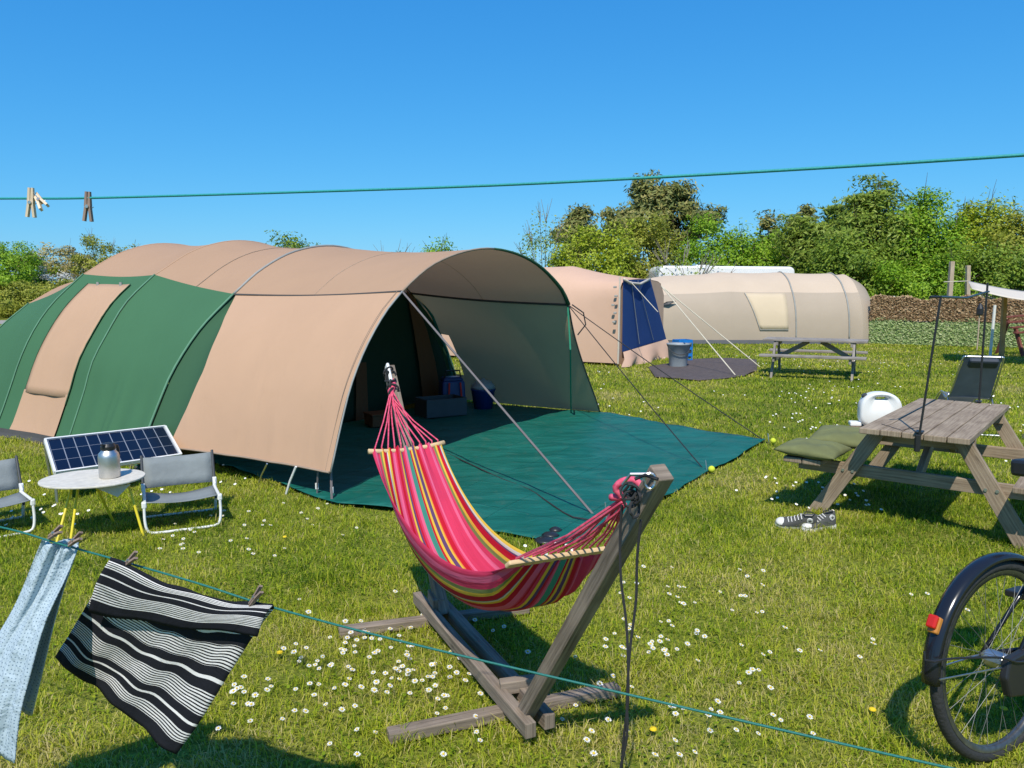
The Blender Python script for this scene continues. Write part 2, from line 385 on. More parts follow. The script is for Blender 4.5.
def make_grass():
    Vs, vals = [], []
    TUFT = [(-.49, 2.84), (.48, 3.2), (-.89, 3.77), (.09, 4.08), (.07, 2.8), (2.40, 5.9), (3.5, 5.2), (2.85, 6.4), (-2.8, 5.5), (-3.2, 5.4), (-2.4, 5.6), (2.2, 5.5), (3.2, 6.6), (3.6, 7.6), (1.8, 2.7), (2.6, 5.4), (3.0, 5.0)]
    for k_ in range(60): yy_ = RNG.uniform(2.4, 9); TUFT.append((RNG.uniform(-.7, .7) * yy_, yy_))
    for y0, y1, dens, wd, hh in ((0, 0, 0, .004, .072), (1.7, 4.2, 7600, .0036, .042), (4.2, 6.5, 4600, .0046, .044), (6.5, 9.5, 2200, .0065, .046), (9.5, 15, 760, .011, .05), (15, 27, 230, .02, .055)):
        area = (y1 - y0) * (1.5 * (y0 + y1) / 2 + 1.6); area *= 1.1; n = int(area * dens)
        y = RNG.uniform(y0, y1, n * 2); x = RNG.uniform(-1, 1, n * 2) * (.78 * y1 + 1.3)
        k = np.abs(x) < .78 * y + 1.3
        x, y = x[k][:n], y[k][:n]
        if y1 == 0:
            x = np.concatenate([t_[0] + RNG.normal(0, .075, 170) for t_ in TUFT]); y = np.concatenate([t_[1] + RNG.normal(0, .05, 170) for t_ in TUFT])
        for p in EXCL:
            k = ~inpoly(x, y, p); x, y = x[k], y[k]
        # tufting: thin out some spots
        tuft = vnoise(x, y, 9.0, 3) * .6 + vnoise(x, y, 2.7, 4) * .4
        k = RNG.random(len(x)) < np.clip(.35 + tuft * 1.3, 0, 1); x, y, tuft = x[k], y[k], tuft[k]
        n = len(x)
        h = hh * (.45 + .75 * RNG.random(n)) * (.45 + 1.2 * tuft); az = RNG.uniform(0, 2 * np.pi, n); lean = RNG.uniform(.35, 1.45, n)
        fa = az + np.pi / 2 + RNG.normal(0, .5, n); ww = wd * (.6 + .8 * RNG.random(n))
        dx, dy = np.cos(az), np.sin(az); px_, py_ = np.cos(fa) * ww / 2, np.sin(fa) * ww / 2
        mx_, mz_ = h * .35 * lean, h * .6; tx, tz = h * 1.05 * lean, h * np.clip(1 - .42 * lean ** 2, .22, 1)
        z0 = np.zeros(n) - .002
        V = np.stack([np.stack([x - px_, y - py_, z0], 1), np.stack([x + px_, y + py_, z0], 1),
                      np.stack([x + dx * mx_ + px_ * .8, y + dy * mx_ + py_ * .8, mz_], 1), np.stack([x + dx * mx_ - px_ * .8, y + dy * mx_ - py_ * .8, mz_], 1),
                      np.stack([x + dx * tx, y + dy * tx, tz], 1)], 1)
        big = vnoise(x, y, .55, 5) * .55 + vnoise(x, y, 1.9, 6) * .45
        vv = np.clip(.5 + (big - .5) * 1.15 + (vnoise(x, y, 6.5, 16) - .5) * .35 + RNG.normal(0, .22, n), 0, 1)
        straw = RNG.random(n) < (.05 + .5 * np.clip(big - .5, 0, 1)); vv[straw] = RNG.uniform(.93, 1.0, straw.sum())
        Vs.append(V); vals.append(vv)
    # low broad leaves (clover, plantain) between the blades, built with the same five points
    for y0, y1, dens in ((1.8, 5.0, 420), (5.0, 9.0, 130)):
        n = int((y1 - y0) * (1.5 * (y0 + y1) / 2 + 1.6) * dens); y = RNG.uniform(y0, y1, n); x = RNG.uniform(-1, 1, n) * (.75 * y + .8)
        k = vnoise(x, y, 1.6, 41) > .46; x, y = x[k], y[k]
        for p in EXCL: k = ~inpoly(x, y, p); x, y = x[k], y[k]
        n = len(x); az = RNG.uniform(0, 2 * np.pi, n); r0 = RNG.uniform(.005, .011, n); z = RNG.uniform(.012, .030, n); dx, dy = np.cos(az), np.sin(az); tl = RNG.normal(0, .3, n) * r0
        V = np.stack([np.stack([x - dy * r0 * .5, y + dx * r0 * .5, z], 1), np.stack([x + dy * r0 * .5, y - dx * r0 * .5, z], 1), np.stack([x + dx * r0 + dy * r0 * .7, y + dy * r0 - dx * r0 * .7, z + tl], 1), np.stack([x + dx * r0 - dy * r0 * .7, y + dy * r0 + dx * r0 * .7, z + tl], 1), np.stack([x + dx * r0 * 1.8, y + dy * r0 * 1.8, z + tl * 1.6], 1)], 1)
        Vs.append(V); vals.append(np.clip(RNG.normal(.3, .12, n), 0, 1))
    V = np.concatenate(Vs); v_ = np.concatenate(vals)
    m, N, L, b = newmat('grass_blades')
    at = N.new('ShaderNodeAttribute'); at.attribute_name = 'v'
    cr = N.new('ShaderNodeValToRGB'); e = cr.color_ramp.elements; e[0].position = .03; e[0].color = (.07, .14, .008, 1); e[1].position = 1; e[1].color = (.55, .47, .20, 1)
    for pos, c in ((.34, (.27, .37, .018)), (.60, (.43, .46, .03)), (.86, (.50, .46, .09))):
        k = e.new(pos); k.color = (*c, 1)
    L.new(at.outputs['Fac'], cr.inputs['Fac']); L.new(cr.outputs[0], b.inputs['Base Color']); b.inputs['Roughness'].default_value = .6; b.inputs['Specular IOR Level'].default_value = .15
    tr = N.new('ShaderNodeBsdfTranslucent'); L.new(cr.outputs[0], tr.inputs['Color']); ms = N.new('ShaderNodeMixShader'); ms.inputs[0].default_value = .4
    L.new(b.outputs[0], ms.inputs[1]); L.new(tr.outputs[0], ms.inputs[2]); L.new(ms.outputs[0], N['Material Output'].inputs['Surface'])
    o = leafy_mesh('grass', V, [(0, 1, 2, 3), (3, 2, 4)], v_, m)
    tag(o, 'short sunlit green lawn grass with straw-coloured blades', 'grass', kind='stuff')
make_grass()

# ------------------------------------------------------------------ daisies
def daisy_mesh(np_, rad, seed):
    r_ = random.Random(seed); b = MB(); h = r_.uniform(.035, .06)
    b.tube([(0, 0, 0), (.003, .002, h * .5), (0, 0, h)], .0008, 4); tl = Vector((r_.uniform(-.3, .3), -.25 + r_.uniform(-.2, .2), 1)).normalized(); q = Vector((0, 0, 1)).rotation_difference(tl)
    b.cur = 1
    for k in range(np_):
        a = 2 * math.pi * k / np_ + r_.uniform(-.08, .08); wd_ = math.pi / np_ * .95; L_ = rad * r_.uniform(.88, 1.08)
        pts = [(rad * .2, a, .0), (L_ * .7, a - wd_ * .75, .0015), (L_, a, .0005), (L_ * .7, a + wd_ * .75, .0015)]
        b.poly([Vector((0, 0, h)) + q @ Vector((rr * math.cos(aa), rr * math.sin(aa), zz)) for rr, aa, zz in pts])
    b.cur = 2; b.lathe([(rad * .33, .0012), (rad * .28, .0035), (rad * .1, .0048)], (0, 0, h), tl, 8)
    return b
D_STEM = mat('daisy_stem', (.10, .18, .03)); D_PETAL = mat('daisy_petal', (.80, .80, .78), .6, var=.03); D_EYE = mat('daisy_eye', (.75, .5, .03), .8)
D_YEL = mat('dandelion_yellow', (.75, .52, .01), .8)
protos = [daisy_mesh(12, .0135, i) for i in range(4)]
pobjs = []
# clusters seen in the lawn: (pixel x, pixel y, spread px x, spread px y, count)
CL = [(385, 670, 45, 26, 64), (355, 640, 22, 16, 12), (440, 690, 32, 22, 26), (470, 600, 30, 25, 9), (665, 645, 22, 14, 26), (660, 600, 26, 12, 14), (245, 705, 12, 10, 12), (285, 715, 34, 22, 13), (310, 668, 12, 10, 8),
      (745, 600, 40, 20, 10), (800, 655, 40, 14, 8), (690, 690, 50, 35, 12), (770, 730, 50, 22, 8), (230, 545, 30, 16, 14), (185, 555, 20, 10, 8), (320, 530, 50, 16, 12), (590, 660, 30, 30, 10), (640, 740, 60, 20, 8), (900, 620, 40, 40, 7), (480, 735, 70, 18, 12)]
pts = []
for cx, cy, sx, sy, n in CL:
    for _ in range(n):
        p = P(random.gauss(cx, sx), min(765, random.gauss(cy, sy)))
        if not any(inpoly(np.array([p.x]), np.array([p.y]), q)[0] for q in EXCL): pts.append(p)
pts = pts[:290]
for i, p in enumerate(pts):
    if i < 4: o = protos[i].build('daisy', [D_STEM, D_PETAL, D_EYE]); pobjs.append(o)
    else: o = pobjs[random.randrange(4)].copy(); COL.objects.link(o)
    sc = random.uniform(.8, 1.2); o.scale = (sc, sc, sc); o.location = (p.x, p.y, 0); o.rotation_euler = (0, 0, random.uniform(-.8, .8))
    tag(o, 'small white daisy with yellow centre growing in the nearer lawn', 'daisy', 'daisies in the nearer lawn')
# the far scatter of daisies as one mass
b = MB(); b.cur = 0
def far_daisy(p, r_):
    n = 7; h = random.uniform(.04, .065); tl = Vector((random.uniform(-.3, .3), -.5, 1)).normalized(); q = Vector((0, 0, 1)).rotation_difference(tl)
    b.cur = 0; b.poly([Vector((p.x, p.y, h)) + q @ Vector((r_ * math.cos(2 * math.pi * k / n), r_ * math.sin(2 * math.pi * k / n), 0)) for k in range(n)])
    b.cur = 1; b.poly([Vector((p.x, p.y, h)) + q @ Vector((r_ * .3 * math.cos(2 * math.pi * k / 5), r_ * .3 * math.sin(2 * math.pi * k / 5), .004)) for k in range(5)])
cnt = 0
while cnt < 1500:
    py = random.uniform(352, 600); px = random.uniform(0, 1024)
    p = P(px, py)
    cl = vnoise(np.array([p.x]), np.array([p.y]), .8, 9)[0]
    if p.y > 26 or p.y < 4.6 or random.random() > max(0, (cl - .45)) * 2.6 or random.random() > (.16 + .84 * (600 - py) / 250 if px > 560 else .22): 
        cnt += .25; continue
    if any(inpoly(np.array([p.x]), np.array([p.y]), q)[0] for q in EXCL): continue
    far_daisy(p, random.uniform(.010, .014)); cnt += 1
tag(b.build('daisies', [D_PETAL, D_EYE]), 'tiny white daisies scattered over the farther lawn', 'daisies', kind='stuff')
for i, (px, py) in enumerate(((285, 542), (1003, 737 - 20), (653, 738), (872, 718), (280, 660))):
    b = MB(); b.tube([(0, 0, 0), (0, 0, .035)], .0012, 4); b.cur = 1; b.lathe([(.003, .033), (.015, .037), (.013, .042), (.004, .045)], n=10)
    o = b.build('dandelion', [D_STEM, D_YEL], loc=P(px, py)); tag(o, 'single yellow dandelion flower low in the lawn', 'dandelion', 'yellow dandelions in the lawn')

# ------------------------------------------------------------------ ground sheet
def tri_sheet(poly, res, zf, m, name, label, cat, thick=.004):
    """fills a ground polygon with a fine wrinkled grid"""
    xs = [p[0] for p in poly]; ys = [p[1] for p in poly]
    bm = bmesh.new(); vs_ = [bm.verts.new((p[0], p[1], 0)) for p in poly]; bm.faces.new(vs_)
    for ax, lo, hi in ((0, min(xs), max(xs)), (1, min(ys), max(ys))):
        c = lo + res
        while c < hi:
            no = Vector((1, 0, 0)) if ax == 0 else Vector((0, 1, 0)); co = Vector((c, 0, 0)) if ax == 0 else Vector((0, c, 0))
            bmesh.ops.bisect_plane(bm, geom=bm.verts[:] + bm.edges[:] + bm.faces[:], plane_co=co, plane_no=no); c += res
    V = np.array([v.co[:] for v in bm.verts]); z = zf(V[:, 0], V[:, 1])
    for v, zz in zip(bm.verts, z): v.co.z = zz
    bmesh.ops.recalc_face_normals(bm, faces=bm.faces)
    me = bpy.data.meshes.new(name); bm.to_mesh(me); bm.free(); me.materials.append(m)
    me.polygons.foreach_set('use_smooth', [True] * len(me.polygons))
    o = bpy.data.objects.new(name, me); COL.objects.link(o)
    if sum(p.normal.z for p in me.polygons) < 0: me.flip_normals()
    md = o.modifiers.new('solid', 'SOLIDIFY'); md.thickness = thick; md.offset = -1
    return tag(o, label, cat)
def sheet_mat():
    m, N, L, b = newmat('teal_tarpaulin')
    tc = N.new('ShaderNodeTexCoord'); mp = N.new('ShaderNodeMapping'); mp.inputs['Rotation'].default_value = (0, 0, R(-28)); mp.inputs['Scale'].default_value = (1, 3.2, 1); L.new(tc.outputs['Object'], mp.inputs['Vector'])
    n1 = N.new('ShaderNodeTexNoise'); n1.inputs['Scale'].default_value = 2.2; n1.inputs['Detail'].default_value = 6; n1.inputs['Distortion'].default_value = .8; L.new(mp.outputs[0], n1.inputs['Vector'])
    cr = N.new('ShaderNodeValToRGB'); e = cr.color_ramp.elements; e[0].position = .35; e[0].color = (.002, .088, .066, 1); e[1].position = .75; e[1].color = (.012, .14, .112, 1); L.new(n1.outputs['Fac'], cr.inputs['Fac'])
    n4 = N.new('ShaderNodeTexNoise'); n4.inputs['Scale'].default_value = 9; n4.inputs['Detail'].default_value = 8; L.new(tc.outputs['Object'], n4.inputs['Vector'])
    dr = N.new('ShaderNodeMapRange'); dr.inputs['From Min'].default_value = .55; dr.inputs['From Max'].default_value = .8; dr.inputs['To Max'].default_value = .16; L.new(n4.outputs['Fac'], dr.inputs['Value'])
    mx = N.new('ShaderNodeMix'); mx.data_type = 'RGBA'; L.new(dr.outputs[0], mx.inputs['Factor']); L.new(cr.outputs[0], mx.inputs['A']); mx.inputs['B'].default_value = (.16, .17, .12, 1)
    L.new(mx.outputs['Result'], b.inputs['Base Color']); b.inputs['Roughness'].default_value = .5; b.inputs['Specular IOR Level'].default_value = .35
    b1 = N.new('ShaderNodeBump'); b1.inputs['Strength'].default_value = .35; b1.inputs['Distance'].default_value = .05; L.new(n1.outputs['Fac'], b1.inputs['Height'])
    n3 = N.new('ShaderNodeTexNoise'); n3.inputs['Scale'].default_value = 7; n3.inputs['Detail'].default_value = 5; n3.inputs['Distortion'].default_value = 1.5; L.new(mp.outputs[0], n3.inputs['Vector'])
    b2 = N.new('ShaderNodeBump'); b2.inputs['Strength'].default_value = .4; b2.inputs['Distance'].default_value = .025; L.new(n3.outputs['Fac'], b2.inputs['Height']); L.new(b1.outputs[0], b2.inputs['Normal'])
    # fold creases left from packing
    br = N.new('ShaderNodeTexBrick'); br.offset = 0; br.inputs['Scale'].default_value = 1; br.inputs['Brick Width'].default_value = .62; br.inputs['Row Height'].default_value = .62; br.inputs['Mortar Size'].default_value = .012; br.inputs['Mortar Smooth'].default_value = 1
    mc = N.new('ShaderNodeMapping'); mc.inputs['Rotation'].default_value = (0, 0, R(-58.7)); L.new(tc.outputs['Object'], mc.inputs['Vector']); L.new(mc.outputs[0], br.inputs['Vector'])
    b3 = N.new('ShaderNodeBump'); b3.inputs['Strength'].default_value = .6; b3.inputs['Distance'].default_value = .012; L.new(br.outputs['Fac'], b3.inputs['Height']); L.new(b2.outputs[0], b3.inputs['Normal']); L.new(b3.outputs[0], b.inputs['Normal'])
    return m
def zsheet(x, y):
    e = vnoise(x, y, 1.3, 21) * .03 + vnoise(x, y, 4.5, 22) * .022 + vnoise(x * .6 + y, y * .3, 9, 23) * .008
    return .014 + e
tri_sheet(SHEET, .09, zsheet, sheet_mat(), 'groundsheet', 'wrinkled teal plastic groundsheet spread out in front of the open tent awning', 'groundsheet')
def zmat(x, y): return .02 + vnoise(x, y, 2.2, 31) * .02
tri_sheet(MAT2, .2, zmat, mat('brown_mat', (.085, .065, .060), .9, var=.25, vscale=14, bump=.5, bscale=70), 'ground_mat', 'brown outdoor mat on the grass in front of the pink tent', 'mat', .01)

# ================================================================== main tent
def tunnel(root_fn, axis_z=.9):
    def patch(cA, cB, nt_, sag=.04, off=0.0, t0=0, t1=1, q0=0, q1=1, nq=None, bulge=None, saddle=True):
        """cA, cB: equally long lists of (s,w,z). returns grid of world points"""
        n = len(cA); nq = nq or n; G = []
        for i in range(nt_):
            t = t0 + (t1 - t0) * i / (nt_ - 1); row = []
            for j in range(nq):
                q = q0 + (q1 - q0) * j / (nq - 1); f = q * (n - 1); k = min(int(f), n - 2); fr = f - k
                a = cA[k].lerp(cA[k + 1], fr); c = cB[k].lerp(cB[k + 1], fr); p = a.lerp(c, t)
                cen = Vector((p.x, 0, min(axis_z, p.z))); out = (p - cen); out.x = 0
                out = out.normalized() if out.length > 1e-4 else Vector((0, 0, 1))
                d = -sag * math.sin(math.pi * min(1, max(0, t))) * (math.sin(math.pi * min(1, q)) ** .5 if not saddle else 1) + off
                if bulge: d += bulge((t - t0) / (t1 - t0), (q - q0) / (q1 - q0))
                p = p + out * d
                row.append(root_fn(p.x, p.y, p.z))
            G.append(row)
        return G
    return patch
patch = tunnel(T1)
def arc(s, pts, n):
    return [Vector((s if len(p) == 2 else p[0], p[-2], p[-1])) for p in [tuple(q) for q in catmull([(x[0], x[1], 0) for x in pts], n)] for p in [(p[0], p[1])]] if False else [Vector((s, q.x, q.y)) for q in catmull([(a, b_, 0) for a, b_ in pts], n)]
NQ = 15
lo0 = arc(0, [(-2.63, .26), (-2.49, .65), (-2.36, .96), (-2.17, 1.26), (-1.92, 1.54), (-1.67, 1.735)], NQ)
lo2 = arc(2.45, [(-2.74, .03), (-2.65, .28), (-2.48, .62), (-2.29, .95), (-1.96, 1.34), (-1.52, 1.70)], NQ)
lo3 = arc(4.05, [(-2.55, .03), (-2.44, .3), (-2.31, .62), (-2.20, .93), (-2.01, 1.24), (-1.75, 1.60), (-1.37, 1.925)], NQ)
lo4 = arc(5.65, [(-2.56, .03), (-2.47, .18), (-2.32, .54), (-2.17, .91), (-1.98, 1.26), (-1.73, 1.58), (-1.32, 1.95)], NQ)
lo5 = arc(7.2, [(-2.3, .03), (-2.1, .5), (-1.85, .95), (-1.68, 1.2), (-1.25, 1.55)], NQ)
lo6 = arc(8.7, [(-1.5, .03), (-1.35, .2), (-1.2, .4), (-1.0, .55), (-.8, .68)], NQ)
SB = [2.13, 2.02, 2.0, 2.12, 2.43]
beigeback = [Vector((0, 0, 0)) for j in range(NQ)]
bb = arc(0, [(-2.62, .24), (-2.47, .64), (-2.3, .95), (-1.98, 1.34), (-1.52, 1.70)], NQ)
for j in range(NQ): beigeback[j] = Vector((float(np.interp(bb[j].z, [.24, .64, .95, 1.34, 1.70], SB)), bb[j].y, bb[j].z))
ro0 = arc(0, [(-1.67, 1.735), (-1.47, 1.86), (-1.17, 2.0), (-.72, 2.12), (-.21, 2.18), (.36, 2.14), (.89, 2.01), (1.4, 1.76), (1.61, 1.56)], 27)
def roof(s, near): return arc(s, near + [(-a, b_) for a, b_ in near[::-1] if a < -.01], 27)
ro2 = roof(2.45, [(-1.52, 1.70), (-1.13, 1.97), (-.62, 2.19), (0, 2.28)])
ro3 = roof(4.05, [(-1.37, 1.925), (-.85, 2.22), (-.4, 2.36), (0, 2.40)])
ro4 = roof(5.65, [(-1.32, 1.95), (-.85, 2.22), (-.4, 2.37), (0, 2.41)])
ro5 = roof(7.2, [(-1.25, 1.55), (-.8, 1.79), (-.4, 1.90), (0, 1.94)])
ro6 = roof(8.7, [(-.8, .68), (-.5, .78), (-.25, .83), (0, .85)])
mir = lambda c: [Vector((p.x, -p.y, p.z)) for p in c]
rt0 = arc(0, [(2.60, .05), (2.42, .3), (2.13, .66), (1.9, .98), (1.74, 1.25), (1.61, 1.56)], NQ)

tent = thing('tunnel_tent', 'large green and beige tunnel tent with an open arched awning', 'tent', C1)
inv = Matrix.Translation(-C1)
def tb(b, name, m, **k):
    b.v = [Vector(v) - C1 for v in b.v]; return b.build(name, m, tent, **k)
b = MB()
for a, c, sg in ((ro0, ro2, .055), (ro2, ro3, .06), (ro3, ro4, .05), (ro4, ro5, .05), (ro5, ro6, .03)): b.grid(patch(a, c, 12, sg, saddle=True))
rf = tb(b, 'roof', BEIGE_ROOF, smooth=True, fixn=False)
def tension(t, q):
    # folds fan out from the pegged lower corners and run up from the hem
    d = .0
    for t0, k in ((.02, 1), (.35, .6), (.62, .7), (.98, 1)): d += .010 * k * math.exp(-((t - t0 - (.0 if t0 > .5 else .12) * q * 2) / .035) ** 2) * max(0, 1 - q * 1.6)
    return d + .004 * math.sin(t * 21 + q * 5) * (1 - q) + .006 * math.sin(q * 7 + t * 3)
b = MB(); b.grid(patch(lo0, beigeback, 60, .05, off=-.004, nq=30, bulge=tension)); sw = tb(b, 'awning_side_wall', BEIGE, smooth=True)
sw['label'] = 'beige awning wall on the near side'
b = MB(); b.grid(patch(beigeback, lo2, 6, .07, off=-.012)); tb(b, 'wall_gusset', GREEN_DK, smooth=True)
b = MB()
def folds(k, amp, ph):
    return lambda t, q: amp * max(0, 1 - q * 2.2) * (math.sin(t * k + ph) + 1.6 * math.exp(-((t - .52) / .03) ** 2) + 1.4 * math.exp(-((t - .62) / .025) ** 2) * (q < .4)) + .003 * math.sin(q * 9 + t * 4)
b.grid(patch(lo2, lo3, 70, .045, bulge=folds(26, .014, 0)))
b.grid(patch(lo3, lo4, 20, .045)); b.grid(patch(lo4, lo5, 14, .045)); b.grid(patch(lo5, lo6, 10, .03))
tb(b, 'side_wall', GREEN, smooth=True)
# window flap between third and fourth hoop
b = MB(); b.grid(patch(lo3, lo4, 14, .045, off=.018, t0=.20, t1=.80, q0=.235, q1=.925, nq=18, bulge=lambda t, q: .035 * math.sin(math.pi * t) * max(0, 1 - q * 4.5) + .006 * math.sin(t * 9 + q * 3)))
wf = tb(b, 'window_flap', BEIGE, smooth=True, solid=.003)
b = MB(); b.grid(patch(lo3, lo4, 14, .045, off=.024, t0=.20, t1=.80, q0=.0, q1=.25, nq=8, bulge=lambda t, q: .005 * math.sin(t * 14)))
tb(b, 'lower_panel', BEIGE, smooth=True)
g_ = patch(lo3, lo4, 14, .045, off=.02, t0=.20, t1=.80, q0=.2, q1=.925, nq=10)
for col in (0, -1):
    b = MB(); b.tube(g_[col], .006, 6); tb(b, 'window_seam', GREEN_DK)
b = MB()
for t in (3, 10): b.box(Vector(g_[t][-1]) + Vector((0, -.01, 0)), (.03, .02, .05))
tb(b, 'flap_toggle', GREYTRIM)
for a_, c_, tt, nm in ((ro0, ro2, .5, 'roof_seam'), (ro2, ro3, .5, 'roof_seam'), (ro3, ro4, .5, 'roof_seam')):
    g0 = patch(a_, c_, 3, .055, off=.002, t0=tt, t1=tt + .001); b = MB(); b.tube(g0[0], .0035, 4); tb(b, nm, SLEEVE_B)
g0 = patch(lo0, beigeback, 3, .05, off=.0, t0=.5, t1=.501, bulge=None); b = MB(); b.tube([T1(-.0, p.y, p.z) + A1 * .05 + Vector((0, 0, 0)) - U1 * .004 for p in lo0], .003, 4); tb(b, 'hem_stitch', SLEEVE_B)
b = MB(); b.tube([Vector(r_[0]) - U1 * .006 for r_ in patch(lo0, beigeback, 30, .05, off=-.004, nq=30, bulge=tension)], .009, 6); tb(b, 'hem', SLEEVE_B)
# far side walls
b = MB()
slit = 9
G = patch(rt0, mir(lo2), 14, .05)
for i in range(13):
    for j in range(NQ - 1):
        if i >= 12 and 3 <= j <= 7: continue
        q4 = (G[i][j], G[i + 1][j], G[i + 1][j + 1], G[i][j + 1]); b.poly(q4)
o = tb(b, 'awning_side_wall', canvas('olive_lined_canvas', (.50, .39, .23), .20), smooth=True, fixn=True); o['label'] = 'awning wall on the far side, dark inside'
b = MB()
for a, c in ((mir(lo2), mir(lo3)), (mir(lo3), mir(lo4)), (mir(lo4), mir(lo5)), (mir(lo5), mir(lo6))): b.grid(patch(a, c, 8, .045))
tb(b, 'side_wall', GREEN, smooth=True)
b = MB(); b.grid([[T1(8.7, p.y, p.z) for p in (lo6 + ro6)], [T1(9.0, p.y * .6, 0) for p in (lo6 + ro6)]]); tb(b, 'end_wall', GREEN, smooth=True)
# hoops (pole sleeves)
for lo, ro, m_, r_ in ((lo2, ro2, SLEEVE, .012), (lo3, ro3, SLEEVE, .009), (lo4, ro4, SLEEVE, .009), (lo5, ro5, SLEEVE, .009)):
    c = lo + ro[1:] + mir(lo)[::-1][1:]; off = [Vector((p.x, p.y, p.z)) for p in c]
    b = MB(); b.tube([T1(p.x, p.y * 1.004, p.z + .006) for p in off[:len(lo)]], r_, 8); b2 = MB()
    tb(b, 'hoop_sleeve', m_, smooth=True)
    b2.tube([T1(p.x, p.y, p.z + (.008 if ro is ro2 else .0)) for p in ro], .014 if ro is ro2 else .008, 8); tb(b2, 'roof_sleeve', GREYTRIM if ro is ro2 else BEIGE, smooth=True)
    b3 = MB(); b3.tube([T1(p.x, p.y * 1.004, p.z + .006) for p in mir(lo)], r_, 6); tb(b3, 'hoop_sleeve', m_, smooth=True)
# front arch pole and edging
b = MB(); b.tube([T1(-.01, p.y, p.z) for p in ro0[:13]], .010, 8); tb(b, 'front_arch', SLEEVE_B, smooth=True)
b = MB(); b.tube([T1(-.01, p.y, p.z) for p in ro0[12:]], [.012 + .001 * i for i in range(15)], 8); tb(b, 'front_arch', GREEN_DK, smooth=True)
b = MB(); b.tube([T1(-.01, p.y, p.z) for p in lo0], .008, 6); tb(b, 'edge_piping', GREYTRIM, smooth=True)
b = MB(); b.tube([T1(-.01, p.y, p.z) for p in rt0], .010, 6); tb(b, 'edge_piping', PIPING, smooth=True)
# dark seam piping where roof meets side walls
g1 = patch(ro0, ro2, 16, .055); b = MB(); b.tube([Vector(r_[0]) + Vector((0, -.004, -.004)) for r_ in g1], .013, 6); tb(b, 'seam_piping', PIPING)
b = MB(); b.tube([Vector(r_[-1]) + Vector((0, -.01, -.004)) for r_ in g1], .016, 6); tb(b, 'seam_piping', PIPING)
# bottom hem pegs and tension straps of the near awning wall
for (s0, px, py, m_, r_) in ((267, 257, 485, ALU, .007), (296, 285, 494, WHITEPAINT, .010), (318, 317, 497, GREYWEB, .008), (331, 332, 503, GREYWEB, .011)):
    tp = P(s0, 459 + (s0 - 220) * .1, .26); gp = P(px, py)
    b = MB(); b.tube([tp, tp.lerp(gp, .55) + Vector((0, 0, .004)), gp + Vector((0, 0, -.03))], r_, 6); tb(b, 'hem_strap', m_)
b = MB()
for px, py in ((332, 490), (317, 486)): b.box(P(px, py, .10), (.025, .02, .05))
tb(b, 'strap_buckle', WHITEPAINT)
# mud flap along the sleeping part, coloured dark as shadow under the wall
b = MB(); b.grid([[T1(p[0], -p[1], .10), T1(p[0], -p[1] - .02, .055), T1(p[0], -p[1] - .06, .012)] for p in ((2.4, 2.71), (3, 2.65), (3.6, 2.56), (4.05, 2.54), (4.8, 2.51), (5.65, 2.55), (6.5, 2.4), (7.2, 2.28))]); tb(b, 'mud_flap', PIPING)
# inner tent front wall
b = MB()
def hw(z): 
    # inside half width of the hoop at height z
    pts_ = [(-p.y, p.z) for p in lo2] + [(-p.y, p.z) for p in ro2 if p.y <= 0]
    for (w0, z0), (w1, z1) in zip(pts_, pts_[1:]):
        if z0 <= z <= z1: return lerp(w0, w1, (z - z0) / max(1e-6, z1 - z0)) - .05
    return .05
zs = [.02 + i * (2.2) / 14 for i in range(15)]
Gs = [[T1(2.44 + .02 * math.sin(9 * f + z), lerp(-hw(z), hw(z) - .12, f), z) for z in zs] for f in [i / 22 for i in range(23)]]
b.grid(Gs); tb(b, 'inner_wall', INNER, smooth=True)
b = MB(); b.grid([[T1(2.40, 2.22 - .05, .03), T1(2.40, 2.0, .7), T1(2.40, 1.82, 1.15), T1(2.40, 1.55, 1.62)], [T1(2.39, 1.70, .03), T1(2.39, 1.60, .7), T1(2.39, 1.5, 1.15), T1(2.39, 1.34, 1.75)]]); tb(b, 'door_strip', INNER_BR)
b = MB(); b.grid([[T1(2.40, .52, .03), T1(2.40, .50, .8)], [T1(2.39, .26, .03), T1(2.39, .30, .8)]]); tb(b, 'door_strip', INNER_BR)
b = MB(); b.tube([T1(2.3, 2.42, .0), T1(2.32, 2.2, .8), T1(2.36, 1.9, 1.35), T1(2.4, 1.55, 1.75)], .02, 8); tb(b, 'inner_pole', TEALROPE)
# guy ropes
def guy(p0, p1, r_, m_, mid=.01, par=None):
    p0 = Vector(p0); p1 = Vector(p1); b = MB(); b.tube([p0.lerp(p1, t) - Vector((0, 0, mid * 4 * t * (1 - t))) for t in [i / 10 for i in range(11)]], r_, 6)
    if par is None or par is tent: return tb(b, 'guy_rope', m_)
    b.v = [v - par.location for v in b.v]; return b.build('guy_rope', m_, par)
SHL = T1(0, -1.67, 1.735); SHR = T1(0, 1.61, 1.56)
guy(SHL, P(597, 519, .0), .010, GREYWEB, .0)
guy(SHR, P(706, 472), .006, BLACKR, .02); guy(SHR, P(768, 443), .006, BLACKR, .02)
b = MB(); b.tube([SHR, T1(-.05, 1.62, 1.3), T1(-.1, 1.66, 1.1), T1(-.12, 1.7, 1.0), T1(-.05, 1.68, .9)], .008, 6)
b2 = MB(); b2.tube([SHR + Vector((.05, -.05, 0)), SHR + Vector((.19, -.1, -.1)), SHR + Vector((.22, -.1, -.25)), SHR + Vector((.12, -.1, -.38))], .009, 6); tb(b2, 'hanging_strap', BLACKR)
b = MB(); pR = T1(0, 1.61, 1.54); b.tube([pR, Vector((pR.x + .03, pR.y - .1, 1.0)), P(571, 416, .0) + Vector((0, 0, .03))], .012, 6); tb(b, 'side_strap', mat('green_webbing', (.02, .22, .13), .7))
